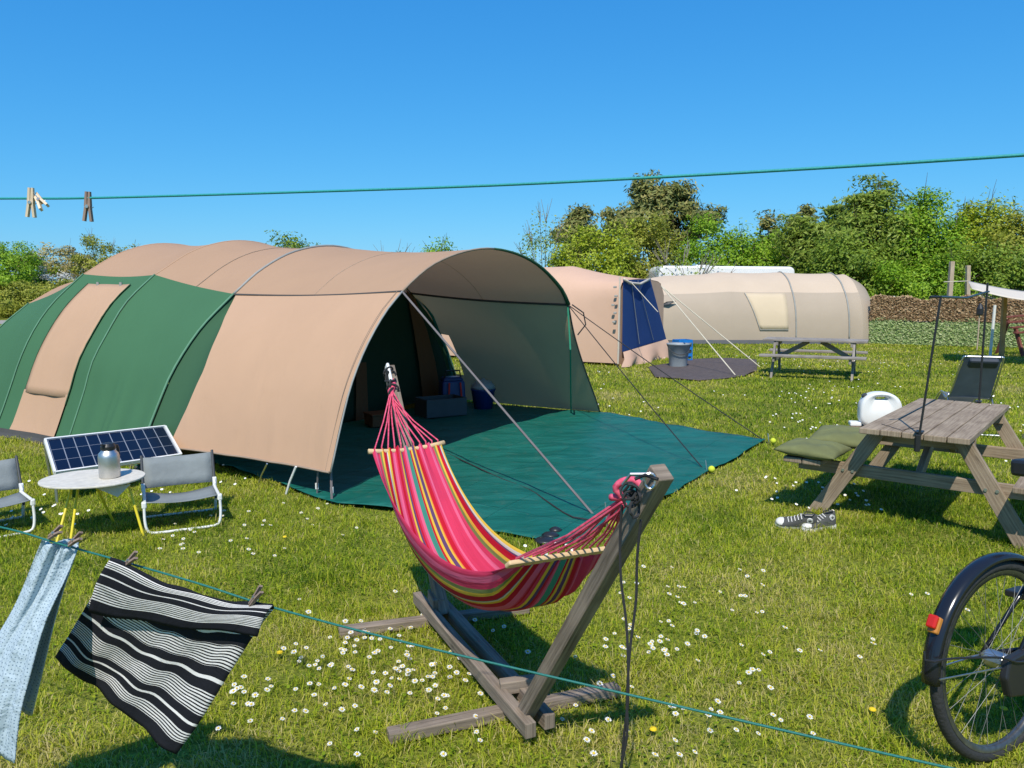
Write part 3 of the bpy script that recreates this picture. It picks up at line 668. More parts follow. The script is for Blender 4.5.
# dark cord on the sheet
cordp = [P(x, y, .05) for x, y in ((447, 453), (470, 464), (500, 478), (530, 490), (548, 502), (570, 516), (590, 520))]
b = MB(); b.tube(catmull(cordp, 20), .006, 6); tag(b.build('cord', BLACKR), 'thin black cord lying across the teal groundsheet', 'cord')
b = MB(); 
for k in range(3): b.lathe([(.04, 0), (.08 - k * .015, .01), (.06 - k * .015, .025), (.015, .032)], P(545 + k * 6, 545 - k, .0) + Vector((0, .1 * k, .02)), n=12)
tag(b.build('rumpled_cloth', BLACK, smooth=True), 'small rumpled dark cloth on the near corner of the groundsheet', 'cloth')

# pegs with balls
def peg_ball(px, py, label, h=.13):
    p = P(px, py); t = thing('tent_peg', label, 'tent peg', p, 0)
    MB().tube([(0, 0, -.05), (-.02, .03, h)], .005, 6).build('peg_rod', ALU, t)
    s_ = MB(); s_.lathe([(.002, -.033), (.018, -.028), (.031, -.012), (.033, 0), (.031, .012), (.018, .028), (.002, .033)], (0.03, -.01, .05), n=16); s_.build('ball', BALL, t, smooth=True)
peg_ball(770, 445, 'tent peg with yellow ball beyond the right corner of the teal groundsheet')
peg_ball(708, 474, 'tent peg with yellow ball at the middle edge of the groundsheet')
peg_ball(608, 530, 'tent peg with yellow ball behind the hammock ropes', .2)

# things inside the awning
def blue_bag():
    o = thing('cool_bag', 'dark blue cool bag standing inside the awning', 'bag', T1(1.9, 1.72, .05), R(20))
    b = MB(); b.beam((0, 0, 0), (0, 0, .42), .36, .28, taper=.9); b.build('bag_body', BLUEP, o, bevel=.03)
    b = MB(); b.beam((0, 0, .42), (0, 0, .47), .31, .24, taper=.8); b.build('bag_lid', BLUEP, o, bevel=.02)
    b = MB(); b.tube([(-.12, -.05, .45), (-.1, -.06, .56), (.1, -.06, .56), (.12, -.05, .45)], .012, 6); b.build('handle', BLACK, o)
    b = MB(); b.tube([(-.08, -.165, .4), (-.09, -.17, .15), (-.08, -.16, .02)], .012, 6); b.tube([(.08, -.165, .4), (.1, -.17, .15), (.08, -.16, .02)], .012, 6); b.build('strap', REDP, o)
blue_bag()
o = thing('lidded_bucket', 'blue bucket with pale domed lid beside the dark cool bag', 'bucket', T1(1.55, 2.0, .05))
b = MB(); b.lathe([(.13, 0), (.17, .26), (.18, .27), (.18, .29), (.15, .29)], n=24); b.build('bucket_body', BLUEP, o, smooth=True)
b = MB(); b.lathe([(.175, .292), (.17, .33), (.12, .39), (.04, .42), (.02, .44)], n=24); b.build('lid', GREYP, o, smooth=True)
o = thing('storage_crate', 'grey plastic storage crate with clutter inside the awning', 'crate', T1(1.75, 1.25, .05), R(31))
b = MB(); 
for c, sz in (((0, 0, .015), (.6, .4, .03)), ((0, -.19, .13), (.6, .02, .22)), ((0, .19, .13), (.6, .02, .22)), ((-.29, 0, .13), (.02, .36, .22)), ((.29, 0, .13), (.02, .36, .22))): b.box(c, sz)
b.build('crate_shell', DKGREYP, o, bevel=.005)
o = thing('shopping_crate', 'low brown wooden box on the dark floor inside the tent', 'crate', T1(1.9, .25, .05), R(31))
b = MB(); b.box((0, 0, .07), (.42, .3, .14)); b.build('box_body', INNER_BR, o, bevel=.01)
b = MB(); b.box((0, 0, .15), (.44, .32, .02)); b.build('box_lid', INNER_BR, o, bevel=.005)

# ================================================================== hammock stand
SD = Vector((.43, -.903, 0)).normalized(); SN = Vector((-SD.y, SD.x, 0))  # SD towards camera, SN to the right
NB = Vector((.07, 2.95, 0)); FB = Vector((-.42, 3.95, 0))
st = thing('hammock_stand', 'grey weathered timber hammock stand with two slanted arms', 'hammock stand', (-.18, 3.4, 0))
def sb(b, name, m, **k):
    b.v = [Vector(v) - st.location for v in b.v]; return b.build(name, m, st, **k)
sb(MB().beam(P(388, 736, .035), P(618, 689, .03), .06, .045), 'cross_foot', OLDWOOD, bevel=.004)
sb(MB().beam(P(339, 632, .035), P(528, 608, .03), .06, .045), 'cross_foot', OLDWOOD, bevel=.004)
a0 = P(417, 597, .085); a1 = P(531, 731, .085); sb(MB().beam(a0, a1, .046, .062), 'base_beam', OLDWOOD, bevel=.004)
ddir = (a1 - a0).normalized(); sn = Vector((-ddir.y, ddir.x, 0))
c1 = P(550, 722, .085); c0 = c1 - ddir * 1.36; sb(MB().beam(c0, c1, .046, .062), 'base_beam', OLDWOOD, bevel=.004)
mid = (a0 + a1 + c0 + c1) / 4
NT = DY(661, 474, 2.13); NBt = P(526, 712, .10)
sb(MB().beam(NBt, NT + (NT - NBt).normalized() * .01, .060, .052, up=sn), 'arm', OLDWOOD, bevel=.004)
FT = DY(389, 368, 4.66); FBt = P(444, 616, .08)
sb(MB().beam(FBt, FT, .07, .055, up=sn), 'arm', OLDWOOD, bevel=.004)
sb(MB().beam(P(500, 687, .115), P(548, 680, .13), .045, .055), 'brace', OLDWOOD, bevel=.004)
sb(MB().beam(FBt.lerp(FT, .02) - sn * .02 + Vector((0, 0, .03)), a0.lerp(c0, .5) + ddir * .12 + Vector((0, 0, .06)), .06, .06), 'brace', OLDWOOD, bevel=.004)
b = MB(); d_ = (FT - FBt).normalized()
b.beam(FT - d_ * .10 - Vector((0, .05, 0)), FT + d_ * .03 - Vector((0, .05, 0)), .055, .02, up=sn); sb(b, 'end_plate', WHITEPAINT, bevel=.012)
b = MB(); q0 = FT - d_ * .02 - Vector((0, .06, 0)); b.tube([q0, q0 + Vector((0, -.03, 0))], .012, 8); sb(b, 'bolt', BLACK)
b = MB(); q0 = NT + Vector((-.035, 0, -.015)); b.tube([q0 + Vector((.016 * math.cos(a), -.02, .022 * math.sin(a))) for a in [i * math.pi / 6 for i in range(12)]], .005, 6, closed=True); b.tube([q0 + Vector((.0, -.02, .02)), q0 + Vector((-.05, .0, .015)), q0 + Vector((-.07, .02, -.02))], .005, 6); sb(b, 'hook', STEEL)

# ------------------------------------------------------------------ hammock
ham = thing('hammock', 'striped pink, yellow, green and purple hammock slung between stand arms', 'hammock', (-.15, 3.4, .4))
def hb(b, name, m, **k):
    b.v = [Vector(v) - ham.location for v in b.v]; return b.build(name, m, ham, **k)
FG = DY(391, 394, 4.50); NG = DY(622, 500, 2.24)
fbL, fbR = DY(372, 451, 4.05), DY(441, 443, 4.25)
nbL, nbR = DY(512, 564, 2.52), DY(616, 548, 2.74)
def stripes_mat():
    m, N, L, b = newmat('hammock_stripes')
    uv = N.new('ShaderNodeUVMap'); sx = N.new('ShaderNodeSeparateXYZ'); L.new(uv.outputs[0], sx.inputs[0])
    pal = dict(p=(.66, .045, .12), r=(.55, .01, .03), y=(.78, .50, .06), o=(.72, .22, .05), v=(.13, .06, .16), t=(.06, .30, .22), w=(.68, .60, .52), k=(.75, .13, .25), g=(.20, .24, .08))
    seq = 'pkpgyrvwyrkprpyvrpkttryvvyorpkpp'
    # two alternating ramps are needed for more than 32 stops
    cr = N.new('ShaderNodeValToRGB'); cr.color_ramp.interpolation = 'CONSTANT'; e = cr.color_ramp.elements
    rw = random.Random(5); wd_ = [rw.uniform(.5, 1.5) * (1.7 if c in 'prk' else 1) for c in seq]; tot = sum(wd_); acc = 0
    e[0].position = 0; e[0].color = (*pal[seq[0]], 1); e[1].position = wd_[0] / tot; e[1].color = (*pal[seq[1]], 1); acc = wd_[0] + wd_[1]
    for c, w_ in zip(seq[2:], wd_[2:]):
        k = e.new(acc / tot); k.color = (*pal[c], 1); acc += w_
    mu_ = N.new('ShaderNodeMath'); mu_.operation = 'MULTIPLY_ADD'; mu_.inputs[1].default_value = 1.3; mu_.inputs[2].default_value = .0; fc_ = N.new('ShaderNodeMath'); fc_.operation = 'FRACT'; L.new(sx.outputs['X'], mu_.inputs[0]); L.new(mu_.outputs[0], fc_.inputs[0]); L.new(fc_.outputs[0], cr.inputs['Fac'])
    no = N.new('ShaderNodeTexNoise'); no.inputs['Scale'].default_value = 5; tc = N.new('ShaderNodeTexCoord'); L.new(tc.outputs['Object'], no.inputs['Vector'])
    mx = N.new('ShaderNodeMix'); mx.data_type = 'RGBA'; mx.blend_type = 'MULTIPLY'; mx.inputs['Factor'].default_value = .25; L.new(cr.outputs[0], mx.inputs['A']); L.new(no.outputs['Fac'], mx.inputs['B'])
    L.new(mx.outputs['Result'], b.inputs['Base Color']); b.inputs['Roughness'].default_value = .85; b.inputs['Specular IOR Level'].default_value = .2
    mp = N.new('ShaderNodeMapping'); mp.inputs['Scale'].default_value = (26, 5, 1); L.new(uv.outputs[0], mp.inputs['Vector'])
    ck = N.new('ShaderNodeTexNoise'); ck.inputs['Scale'].default_value = 1; ck.inputs['Detail'].default_value = 8; L.new(mp.outputs[0], ck.inputs['Vector'])
    bp = N.new('ShaderNodeBump'); bp.inputs['Strength'].default_value = .5; bp.inputs['Distance'].default_value = .015; L.new(ck.outputs['Fac'], bp.inputs['Height']); L.new(bp.outputs[0], b.inputs['Normal'])
    tr = N.new('ShaderNodeBsdfTranslucent'); L.new(mx.outputs['Result'], tr.inputs['Color']); ms = N.new('ShaderNodeMixShader'); ms.inputs[0].default_value = .15
    L.new(b.outputs[0], ms.inputs[1]); L.new(tr.outputs[0], ms.inputs[2]); L.new(ms.outputs[0], N['Material Output'].inputs['Surface'])
    return m
NTT, NW = 44, 34
G = []
for i in range(NTT):
    t = i / (NTT - 1)
    L_ = fbL.lerp(nbL, t); R_ = fbR.lerp(nbR, t)
    sagE = 1 - (2 * t - 1) ** 2; sagE = sagE ** .9
    shift = .0
    L_ = L_ + Vector((0, 0, -.215 * sagE)) - SN * (.02 * sagE); R_ = R_ + Vector((0, 0, -.26 * sagE)) - SN * (.03 * sagE)
    env = min(1, t / .34) * min(1, (1 - t) / .12); env = math.sin(env * math.pi / 2)
    row = []
    for j in range(NW):
        w_ = j / (NW - 1)
        p = L_.lerp(R_, w_)
        belly = (1 - abs(2 * w_ - 1) ** 2.4)
        p = p + Vector((0, 0, -.215 * env * belly * (.55 + .45 * sagE)))
        p = p + SN * (.04 * env * math.sin(math.pi * 2 * w_) * -1)
        # little gathers near the bars
        gth = math.exp(-t * 14) + math.exp(-(1 - t) * 14)
        p.z += gth * .012 * math.sin(w_ * 2 * math.pi * 9) + .004 * math.sin(w_ * 40 + t * 6)
        row.append(p)
    G.append(row)
b = MB(); b.grid(G, uv=lambda a, c: (c, a)); hb(b, 'hammock_cloth', stripes_mat(), smooth=True, solid=.003)
def bow(a, c, m_, rr):
    pts_ = [a.lerp(c, t) + Vector((0, 0, .018 * (1 - (2 * t - 1) ** 2) * -1)) for t in [i / 8 for i in range(9)]]
    b = MB(); b.tube(pts_, rr, 10); return hb(b, 'spreader_bar', m_, smooth=True)
ext = (fbR - fbL).normalized() * .02; bow(fbL - ext, fbR + ext, NEWWOOD, .014)
ext = (nbR - nbL).normalized() * .02
b = MB(); b.beam(nbL - ext, nbR + ext, .018, .04, up=(nbL - NG).normalized()); hb(b, 'spreader_bar', NEWWOOD, bevel=.006)
for GA, bl, br, edge, n in ((FG, fbL, fbR, G[0], 11), (NG, nbL, nbR, G[-1], 13)):
    for k in range(n):
        t = (k + .5) / n; hp_ = bl.lerp(br, t); ce = Vector(edge[int(t * (NW - 1))]); o_ = (GA - hp_).normalized()
        st0 = GA + Vector((random.uniform(-.012, .012), random.uniform(-.012, .012), random.uniform(-.02, .02)))
        b = MB(); b.tube([st0, st0.lerp(hp_, .5) - Vector((0, 0, .012)), hp_ + Vector((0, 0, .018)), hp_, ce - Vector((0, 0, .005))], .0042, 5); hb(b, 'strand', PINKR)
# loops at both gathers
d_ = (FT - FG).normalized()
b = MB(); b.tube([FG - d_ * .03, FG + d_ * .02, FG + d_ * .06 + Vector((.02, 0, .01)), FG + d_ * .11 + Vector((.015, 0, 0)), FG + d_ * .14], [.012, .02, .018, .015, .01], 8); hb(b, 'loop', PINKR, smooth=True)
up_ = Vector((0, 0, 1))
b = MB(); b.tube(catmull([NG - Vector((.03, -.03, 0)), NG + up_ * .01, NG + Vector((-.02, 0, .035)), NG + Vector((.0, -.01, .06)), NG + Vector((.035, -.02, .065)), NG + Vector((.055, -.03, .045))], 16), .011, 8); hb(b, 'loop', PINKR, smooth=True)
# black ropes
rp = thing('rope_bundle', 'black rope knotted round the near top of the hammock stand, ends hanging down', 'rope', NT)
b = MB(); rr = random.Random(3)
base_ = DY(636, 490, 2.14) + Vector((-.01, -.035, 0))
for k in range(5):
    c = base_ + Vector((rr.uniform(-.018, .012), rr.uniform(-.015, .005), rr.uniform(-.05, .045))); q = Quaternion((rr.random(), rr.random(), rr.random(), rr.random())).normalized()
    b.tube([c + q @ Vector((rr.uniform(.018, .026) * math.cos(a), .024 * math.sin(a), 0)) for a in [i * math.pi / 7 for i in range(14)]], .0042, 6, closed=True)
b.tube([base_, base_.lerp(NG, .5), NG + Vector((.03, 0, .04))], .006, 6)
b.tube([base_ + Vector((0, 0, .04)), DY(645, 475, 2.1), NT + Vector((-.02, -.06, .0))], .005, 6)
b.v = [Vector(v) - NT for v in b.v]; b.build('knot', BLACKR, rp)
for path in (((622, 505), (620, 540), (621, 580), (626, 620), (628, 660), (628, 700), (624, 735), (621, 775)), ((641, 520), (637, 560), (636, 600), (630, 650), (627, 700), (627, 735), (619, 775))):
    pz = [DY(x, y, 2.13 + .02 * math.sin(i)) for i, (x, y) in enumerate(path)]
    b = MB(); b.tube(catmull(pz, 30), .0042, 6); b.v = [Vector(v) - NT for v in b.v]; b.build('hanging_end', BLACKR, rp)
rp2 = thing('rope_bundle', 'black rope tied round the far top of the hammock stand by the white plate', 'rope', FT)
b = MB()
for k in range(6):
    c = FT - (FT - FBt).normalized() * (.02 + .03 * k) + Vector((rr.uniform(-.01, .01), -.05, 0)); q = Quaternion((rr.random(), rr.random(), rr.random(), rr.random())).normalized()
    b.tube([c + q @ Vector((.035 * math.cos(a), .03 * math.sin(a), 0)) for a in [i * math.pi / 6 for i in range(12)]], .006, 6, closed=True)
b.tube([FT + Vector((0, -.06, 0)), FT.lerp(FG, .5) + Vector((0, -.03, 0)), FG], .008, 6)
b.v = [Vector(v) - FT for v in b.v]; b.build('knot', BLACKR, rp2)

# ================================================================== picnic tables
def picnic_table(label, c, l, m_, L_=2.0, W=.74):
    rz = math.atan2(l[1], l[0]); o = thing('picnic_table', label, 'picnic table', (c[0], c[1], 0), rz)
    b = MB(); n = 5; pw = W / n
    for k in range(n):
        y = -W / 2 + pw * (k + .5); jl = random.uniform(-.006, .006)
        b.beam((-L_ / 2 + jl, y, .73), (L_ / 2 + jl, y, .73), pw - .007, .042)
    b.build('tabletop', m_, o, bevel=.006)
    for sy in (-1, 1):
        b = MB()
        for k in range(2): b.beam((-L_ / 2, sy * (.68 + k * .145), .445), (L_ / 2, sy * (.68 + k * .145), .445), .138, .042)
        b.build('seat', m_, o, bevel=.008)
    for sx in (-1, 1):
        x = sx * (L_ / 2 - .28)
        MB().beam((x, -.86, .375), (x, .86, .375), .042, .095).build('cross_beam', m_, o, bevel=.004)
        MB().beam((x, -.35, .665), (x, .35, .665), .042, .085).build('top_cleat', m_, o, bevel=.004)
        for sy in (-1, 1):
            f = Vector((x + sx * .045, sy * .70, -.01)); t = Vector((x + sx * .045, sy * .27, .705)); lg = MB()
            lg.prism([(f.x - .022, f.y - .07, 0), (f.x - .022, f.y + .07, 0), (t.x - .022, t.y + .06, .705), (t.x - .022, t.y - .06, .705)], (.044, 0, 0))
            bm_uv = []
            lg.uv = [[(v_.z * 1.2 + 3 * sy + sx, v_.y - (f.y + (t.y - f.y) * v_.z / .705) + v_.x) for v_ in [Vector(lg.v[i]) for i in fc]] for fc in lg.f]
            leg = lg.build('leg', m_, o, bevel=.004)
            for dy in (-.035, .035):
                yy = lerp(f.y, t.y, .375 / .705) + dy; MB().tube([(x + sx * .066, yy, .375), (x + sx * .075, yy, .375)], .012, 8).build('bolt', ALU, leg)
        MB().beam((x - sx * .02, 0, .375), (sx * .12, 0, .70), .045, .09).build('brace', m_, o, bevel=.004)
    return o
LT = Vector((.63, .7766, 0)); WT = Vector((.7766, -.63, 0)); CT = Vector((3.43, 6.08, 0))
def PT(l, w_, z): return CT + LT * l + WT * w_ + Vector((0, 0, z))
picnic_table('brown wooden picnic table with olive cushions and a black rack', CT, LT, TABWOOD, 2.0, .71)
picnic_table('small grey picnic table standing before the tan tunnel tent', (6.17, 15.66), (.9, -.43), GREYWOOD, 1.95)

# black rack on table
o = thing('table_rack', 'thin black metal rack clamped over the length of the picnic table', 'rack', PT(0, 0, .75))
def rb(b, name, m_, **k):
    b.v = [Vector(v) - o.location for v in b.v]; return b.build(name, m_, o, **k)
n0, n1 = PT(-1.02, .04, .64), PT(-1.0, .12, 1.70); f0, f1 = PT(1.02, .12, .64), PT(1.0, .12, 1.73)
rb(MB().tube([n0, n0.lerp(n1, .5), n1], .008, 8), 'pole', BLACK); rb(MB().tube([f0, f1, f1 + Vector((0, 0, .08))], .009, 8), 'pole', BLACK)
rb(MB().tube([n1 - LT * .08 - WT * .05, n1, n1.lerp(f1, .5) - Vector((0, 0, .03)), f1, f1 + LT * .1], .009, 8), 'crossbar', BLACK)
for e, s_ in ((PT(-1.02, .04, .70), -1), (PT(1.02, .12, .70), 1)):
    b = MB(); b.beam(e + Vector((0, 0, -.07)), e + Vector((0, 0, .05)), .035, .025); b.beam(e + Vector((0, 0, .065)), e - LT * (s_ * .08) + Vector((0, 0, .065)), .05, .012); rb(b, 'clamp', BLACK, bevel=.004)
b = MB(); b.tube([PT(-1.02, .04, .80), PT(-.95, -.08, .757), PT(-.75, -.26, .755)], .0022, 5); rb(b, 'cable', BLACK)

# cushions
def cushion(c, l, w_, h, rz, tilt, label):
    b = MB(); n = 22; G1 = []
    for sgn in (1, -1):
        Gt = []
        for i in range(n + 1):
            row = []
            for j in range(n + 1):
                a, c_ = 2 * i / n - 1, 2 * j / n - 1; e = (1 - abs(a) ** 2.6) * (1 - abs(c_) ** 2.6); pin = 1 - .06 * (1 - abs(c_)) * (abs(a) ** 3) ; pin2 = 1 - .06 * (1 - abs(a)) * (abs(c_) ** 3)
                z = sgn * h / 2 * (max(0, e) ** .55) + .006 * math.sin(a * 7 + c_ * 3) * e + .005 * math.sin(c_ * 9) * e
                row.append((a * l / 2 * pin, c_ * w_ / 2 * pin2, z))
            Gt.append(row)
        b.grid(Gt if sgn > 0 else Gt[::-1])
    o = b.build('cushion', OLIVE, smooth=True, loc=c, fixn=True); o.rotation_euler = (tilt[0], tilt[1], rz)
    return tag(o, label, 'cushion')
cushion(PT(-.80, -.73, .512), .50, .46, .12, math.atan2(LT.y, LT.x), (R(2), R(0), 0), 'olive green cushion on the near end of the bench, lying lower')
cushion(PT(-.27, -.65, .54), .52, .50, .13, math.atan2(LT.y, LT.x) + .08, (R(0), R(-5), 0), 'olive green cushion leaning on the other one, nearer the white canister')

# white water canister at the far end of the bench
bs = thing('water_canister', 'white plastic water canister with handle hole standing on the bench end', 'canister', PT(.86, -.66, .467), R(-12))
n = 40; outer = []; inner = []
for k in range(n):
    a = 2 * math.pi * k / n; ca, sa = math.cos(a), math.sin(a)
    ex = 2.0 / (4.0 if sa < 0 else 2.3)
    outer.append((.185 * math.copysign(abs(ca) ** ex, ca), .165 + .165 * math.copysign(abs(sa) ** ex, sa)))
    inner.append((.050 * math.copysign(abs(ca) ** .5, ca), .272 + .014 * math.copysign(abs(sa) ** .7, sa)))
b = MB()
def wcan(x, z, d): return Vector((x, d, z))
def pos(o_, i_, f, d): return wcan(lerp(i_[0], o_[0], f), lerp(i_[1], o_[1], f), d)
for sg in (-1, 1):
    rows = [[pos(o_, i_, f, sg * dd) for i_, o_ in zip(inner + inner[:1], outer + outer[:1])] for f, dd in ((0, .035), (.12, .055), (.5, .075), (.85, .075), (.96, .062), (1.0, .04))]
    b.grid(rows)
b.grid([[wcan(o_[0], o_[1], -.04) for o_ in outer + outer[:1]], [wcan(o_[0], o_[1], .04) for o_ in outer + outer[:1]]])
b.grid([[wcan(o_[0], o_[1], -.035) for o_ in inner + inner[:1]], [wcan(o_[0], o_[1], .035) for o_ in inner + inner[:1]]])
b.build('canister_body', WHITEP, bs, smooth=True, fixn=True)
b = MB(); b.lathe([(.026, 0), (.026, .02), (.020, .024)], (-.135, 0, .285), (-.6, 0, .8), 14); b.build('cap', DKGREYP, bs)
b = MB(); b.box((-.21, 0, .022), (.10, .10, .04)); b.build('foot_ledge', WHITEP, bs, bevel=.01)

# shoes
def shoe(loc, rz, tilt, label):
    o = thing('canvas_shoe', label, 'shoe', loc, rz); o.rotation_euler = (tilt, 0, rz)
    outl = [(-.14, .0), (-.132, .028), (-.10, .034), (-.04, .032), (.02, .038), (.08, .048), (.12, .042), (.145, .02), (.15, 0)]
    def ring(z, sc=1.0, dx=0): return [Vector((x * sc + dx, y * sc, z)) for x, y in outl] + [Vector((x * sc + dx, -y * sc, z)) for x, y in outl[::-1][1:-1]]
    b = MB(); rr_ = [ring(0), ring(.012, 1.02), ring(.03, 1.0)]; b.grid([r_ + [r_[0]] for r_ in rr_]); b.poly(ring(0)[::-1]); b.poly(ring(.03, .99)); b.build('sole', SHOEWHITE, o, smooth=False, bevel=.003)
    b = MB(); G_ = []
    top = [.125, .125, .12, .118, .105, .085, .07, .062, .055, .05, .042, .034]
    for i in range(12):
        t = i / 11; x = -.135 + .275 * t; wd_ = np.interp(x, [p[0] for p in outl], [p[1] for p in outl]) * .95 + .004; h = np.interp(t, [0, .12, .3, .42, .55, .7, .85, 1], [.125, .128, .125, .105, .085, .068, .055, .034])
        G_.append([Vector((x, wd_ * math.cos(a) * (1 - .35 * (math.sin(a) ** 2) * (h > .09)), .028 + (h - .028) * math.sin(a) ** .8 if math.sin(a) > 0 else .028)) for a in [math.pi * k / 12 for k in range(13)]])
    b.grid(G_); b.build('upper', CANVASGREY, o, smooth=True, fixn=True)
    b = MB(); b.lathe([(.045, 0), (.042, .012), (.03, .024), (.01, .031)], (.105, 0, .028), n=16); b.build('toe_cap', SHOEWHITE, o, smooth=True)
    b = MB()
    for k in range(5):
        x = -.03 + k * .022; z = np.interp(x, [-.06, .0, .03, .08], [.118, .095, .078, .066]); b.tube([(x, .03, z - .012), (x + .008, 0, z + .006), (x, -.03, z - .012)], .0035, 5)
    b.tube([(-.035, 0, .115), (-.02, -.05, .08), (-.03, -.075, .035)], .003, 5); b.build('laces', SHOEWHITE, o)
    # round ankle patch with a five-pointed star
    c = Vector((-.085, .0335, .088)); pt = MB(); pt.tube([c - Vector((0, .006, 0)), c + Vector((0, .004, 0))], .021, 18); pa = pt.build('ankle_patch', SHOEWHITE, o)
    s_ = MB(); s_.prism([c + Vector((r_ * math.sin(a), .005, r_ * math.cos(a))) for r_, a in [((.015 if k % 2 == 0 else .0062), k * math.pi / 5) for k in range(10)]], (0, .0015, 0)); s_.build('star', CANVASGREY, pa)
    b = MB(); b.tube([(-.12, 0, .127), (-.10, .02, .127), (-.05, .02, .124), (-.035, 0, .115), (-.05, -.02, .124), (-.10, -.02, .127)], .004, 5, closed=True); b.build('collar', BLACK, o)
shoe(P(819, 529), R(200), 0, 'dark grey canvas shoe standing upright against the table leg')
shoe(P(798, 529) + Vector((0, 0.03, .012)), R(163), R(-24), 'dark grey canvas shoe leaning over, with its white toe and laces showing')

# ================================================================== lounger
lg = thing('reclining_lounger', 'reclined grey mesh lounger with dark head pillow behind the picnic table', 'lounger', (5.62, 9.2, 0), R(-19))
lg.scale = (.78, 1, .96)
def LP(x, y, z): return Vector((x, y, z))
bt, bb_ = [(-.25, -.12, .98), (.25, -.12, .98)], [(-.29, .42, .42), (.29, .42, .42)]
b = MB(); b.grid([[Vector(bb_[0]).lerp(Vector(bt[0]), t) + Vector((.02 + .02 * s, 0, 0)) .lerp(Vector((.02, 0, 0)), 0) if False else Vector(bb_[0]).lerp(Vector(bt[0]), t).lerp(Vector(bb_[1]).lerp(Vector(bt[1]), t), s) - Vector((0, -.03 * math.sin(math.pi * s), 0)) for s in [i / 6 for i in range(7)]] for t in [i / 6 for i in range(7)]])
b.build('back_mesh', MESHF, lg, smooth=True)
b = MB(); b.grid([[(x, .42 + y, .42 - .05 * math.sin(math.pi * y / .5)) for x in (-.28, 0, .28)] for y in (0, .12, .25, .38, .5)]); b.build('seat_mesh', MESHF, lg, smooth=True)
b = MB(); b.grid([[(x, .92 + y, .42 - y * .5) for x in (-.28, 0, .28)] for y in (0, .2, .4)]); b.build('leg_rest', MESHF, lg)
for sx in (-1, 1):
    MB().tube(catmull([(sx * .22, -.14, 1.0), (sx * .27, -.11, .97), (sx * .30, .42, .42), (sx * .30, .92, .42), (sx * .30, 1.32, .22)], 24), .013, 8).build('side_rail', ALU, lg, smooth=True)
    MB().tube([(sx * .32, -.05, .0), (sx * .31, .45, .44), (sx * .31, .85, .44)], .012, 8).build('leg', ALU, lg)
    MB().tube([(sx * .32, 1.0, .0), (sx * .31, .35, .46)], .012, 8).build('leg', ALU, lg)
MB().tube([(-.22, -.14, 1.0), (.22, -.14, 1.0)], .013, 8).build('top_rail', ALU, lg); MB().tube([(-.32, -.05, .012), (.32, -.05, .012)], .012, 8).build('foot_rail', ALU, lg)
b = MB(); b.beam((-.2, -.13, .92), (.2, -.13, .92), .07, .15, up=(0, -.7, .7)); b.build('head_pillow', DKGREYF, lg, bevel=.03)

# ================================================================== bicycle
bike = thing('bicycle', 'black bicycle partly in view with long rear mudguard and red lamp', 'bicycle', (1.83, 2.705, 0), R(27))
bike.rotation_euler = (R(-5), 0, R(27)); bike.scale = (1.09, 1.09, 1.09)
RR = .345
def wheel(x):
    h = Vector((x, 0, RR)); wh = bpy.data.objects.new('wheel', None); COL.objects.link(wh); wh.parent = bike; wh.empty_display_size = .1
    ring = lambda r_, n=64: [h + Vector((r_ * math.cos(a), 0, r_ * math.sin(a))) for a in [2 * math.pi * i / n for i in range(n)]]
    b = MB(); b.tube(ring(RR - .019), .019, 10, closed=True); b.build('tyre', RUBBER, wh, smooth=True)
    b = MB(); G_ = []
    for a in [2 * math.pi * i / 64 for i in range(65)]:
        G_.append([h + Vector((r_ * math.cos(a), y, r_ * math.sin(a))) for r_, y in ((RR - .034, -.013), (RR - .052, -.011), (RR - .056, 0), (RR - .052, .011), (RR - .034, .013))])
    b.grid(G_); b.build('rim', RIMM, wh, smooth=True)
    b = MB(); b.tube([h + Vector((0, -.045, 0)), h + Vector((0, -.03, 0)), h + Vector((0, .03, 0)), h + Vector((0, .045, 0))], [.018, .03, .03, .018], 12); b.build('hub', STEEL, wh)
    b = MB()
    for k in range(32):
        a = 2 * math.pi * k / 32; a2 = a + (.5 if k % 4 < 2 else -.5); sy = .03 if k % 2 else -.03
        b.tube([h + Vector((.028 * math.cos(a2), sy, .028 * math.sin(a2))), h + Vector(((RR - .052) * math.cos(a), 0, (RR - .052) * math.sin(a)))], .0010, 4)
    sp = b.build('spokes', SPOKE, wh)
    return h
h = wheel(0)
G_ = []
for a in [R(-20 + 200 * i / 40) for i in range(41)]:
    G_.append([h + Vector((r_ * math.cos(a), y, r_ * math.sin(a))) for r_, y in ((RR + .004, -.030), (RR + .018, -.024), (RR + .024, -.008), (RR + .024, .008), (RR + .018, .024), (RR + .004, .030))])
bpn = mat('gloss_black_paint', (.012, .013, .018), .18, var=.05)
b = MB(); b.grid(G_); mg = b.build('mudguard', bpn, bike, smooth=True, solid=.002)
for sy in (-1, 1):
    b = MB(); e = h + Vector(((RR + .01) * math.cos(R(176)), sy * .032, (RR + .01) * math.sin(R(176)))); b.tube([h + Vector((0, sy * .055, 0)), e], .0028, 5); b.build('mudguard_stay', STEEL, bike)
# rear lamp on the mudguard
a = R(150); c = h + Vector(((RR + .045) * math.cos(a), 0, (RR + .045) * math.sin(a)))
tn = Vector((-math.sin(a), 0, math.cos(a))); rd = Vector((math.cos(a), 0, math.sin(a)))
b = MB(); b.beam(c - tn * .026 - rd * .014, c + tn * .030 - rd * .014, .034, .022, up=rd); lamp = b.build('rear_lamp', AMBER, bike, bevel=.006)
b = MB(); b.beam(c - tn * .026 + rd * .004, c + tn * .018 + rd * .004, .032, .018, up=rd); b.build('lens', REDLENS, lamp, bevel=.006)
